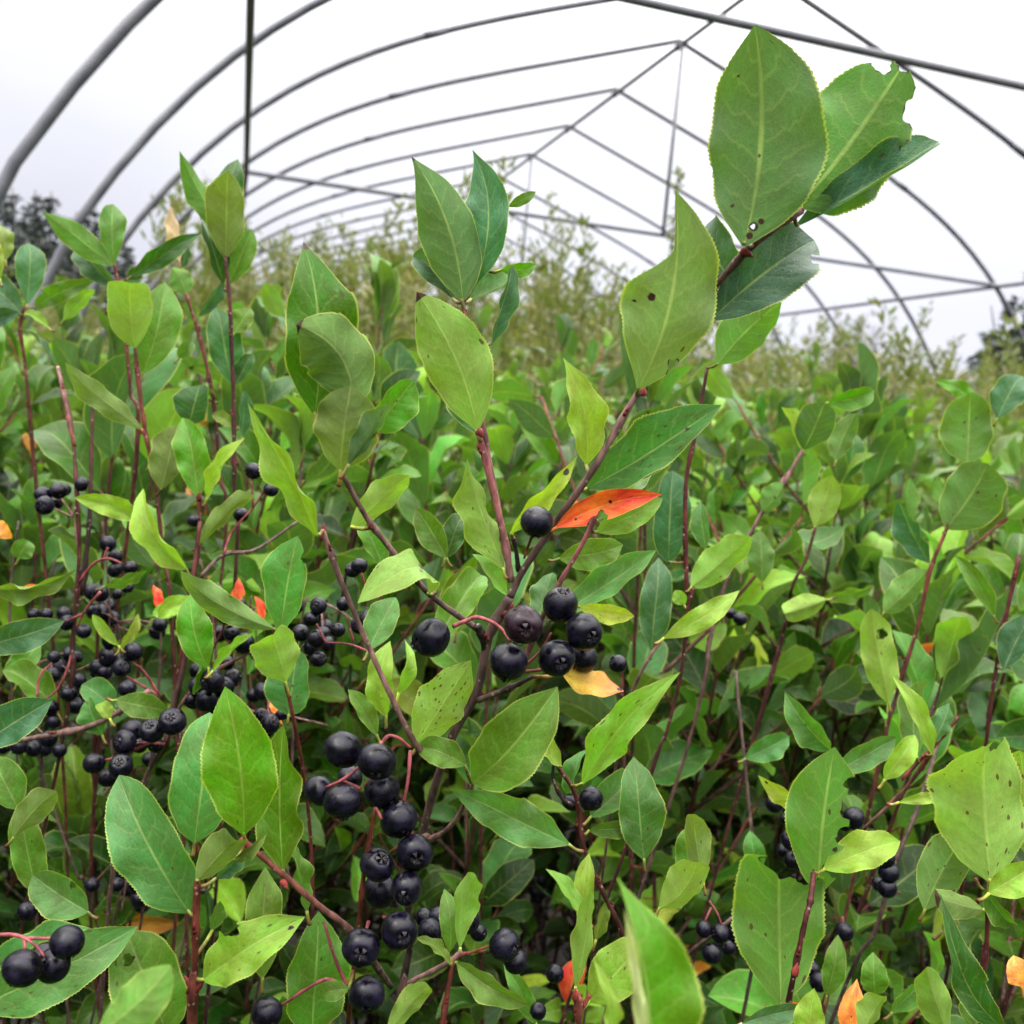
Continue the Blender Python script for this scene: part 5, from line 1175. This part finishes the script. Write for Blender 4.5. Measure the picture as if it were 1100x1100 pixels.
def bare_tree(x, y, H, seed, label):
    rng = np.random.default_rng(seed); t = thing('bare_tree', label, 'tree', (x, y, 0))
    mb = MB(); cr_ = MB()
    add_tube(mb, [(x, y, -.1), (x, y, H * .5)], .12, .07, (.1, .08, .08), 6); link(mb.mesh('trunk', MTRUNK, (x, y, 0)), 'trunk', t)
    def grow(p, dv, ln, r, dep):
        e = p + dv * ln; add_tube(cr_, [p, (p + e) / 2 + rng.standard_normal(3) * ln * .06, e], r, r * .6, (.1, .08, .08), 4, per=2, cap=False)
        if dep == 0: return
        for _ in range(3 if dep > 1 else 4):
            d2 = dv + rng.standard_normal(3) * .55; d2[2] += .15; d2 /= np.linalg.norm(d2); grow(p + (e - p) * (.6 + .4 * rng.random()), d2, ln * .68, r * .6, dep - 1)
    for k in range(5):
        d = np.array([rng.normal() * .5, rng.normal() * .5, 1.0]); d /= np.linalg.norm(d); grow(np.array([x, y, H * (.3 + .04 * k)]), d, H * .25, .05, 4)
    link(cr_.mesh('crown', MTRUNK, (x, y, 0)), 'crown', t)

def at_far(px, d):
    # ground point seen in picture column px near the horizon at camera depth d
    fx, fy = FWD[0], FWD[1]; k = math.hypot(fx, fy); fx /= k; fy /= k; u = (px - 550) / F * d
    return fx * d + fy * u, fy * d - fx * u
def trees():
    specs = [(-12, 36, 6.0), (14, 36, 6.2), (44, 37, 6.0), (66, 37, 5.6), (-4, 44, 9.6), (10, 46, 8.6), (20, 43, 9.4), (37, 42, 9.2), (52, 45, 8.0), (64, 43, 8.6), (84, 46, 9.5), (100, 50, 8.8), (118, 48, 8.2), (30, 38, 6.6), (6, 38, 6.8), (54, 38, 6.2), (76, 39, 6.4), (150, 52, 7.6), (172, 54, 7.4)]
    for i, (px, d, H) in enumerate(specs):
        H *= 0.93
        x, y = at_far(px, d); conifer(x, y, H, 500 + i, 'dark conifer standing in the far treeline left of the tunnel')
    x, y = at_far(1088, 34); round_tree(x, y, 8.6, 4.2, 71, 'dark rounded tree beyond the right side of the tunnel')
    x, y = at_far(915, 40); bare_tree(x, y, 6.4, 72, 'thin greyish purple bare tree beyond the right legs of the tunnel')
def weed(px, d, ytop, seed, label, group=None):
    rng = np.random.default_rng(seed); x, y = at_far(px, d)
    H = EYE + (445 + .092 * (px - 550) - ytop) / F * d
    t = thing('weed_stalk', label, 'weed', (x, y, 0), group); mb = MB(); fb = MB()
    pts = [np.array([x + .03 * math.sin(k), y, H * k / 5 - .02]) for k in range(6)]
    add_tube(mb, pts, .006, .0018, (0.11, .08, .06), 5, per=3); sm = catmull(pts, 20)
    for k in range(120):
        h = rng.uniform(.45, 1); p_ = sm[int(h * (len(sm) - 1))]; a = rng.random() * 6.28; l_ = .12 * (1.05 - h) + .02
        e = p_ + np.array([math.cos(a) * l_ * .5, math.sin(a) * l_ * .5, l_ * .9])
        add_tube(mb, [p_, e], .0014, .0006, (.12, .1, .07), 3, per=1, smooth_it=False, cap=False)
        for q in range(5):
            b_ = p_ + (e - p_) * rng.uniform(.3, 1); o = rng.standard_normal(3); o /= np.linalg.norm(o)
            add_leaf(fb, b_, b_ + o * .022, .009, rng.standard_normal(3), (0.13, .14, .07), rng, prof='lan', nu=2, nv=2, teeth=0)
    link(mb.mesh('stem', MBARK, (x, y, 0)), 'stem', t); link(fb.mesh('foliage', MLEAF, (x, y, 0)), 'foliage', t)
weed(700, 3.4, 185, 1, 'tall feathery grey green weed stalk standing against the sky right of the tall branch base')
for px_, d_, yt_ in ((325, 5.0, 240), (395, 5.4, 228), (455, 6, 262), (360, 6.5, 250), (640, 5.2, 300), (610, 6.0, 318)):
    weed(px_, d_, yt_, int(px_), 'thin feathery weed stalk rising above the pale brush at the back', 'feathery stalks above the brush')
trees()
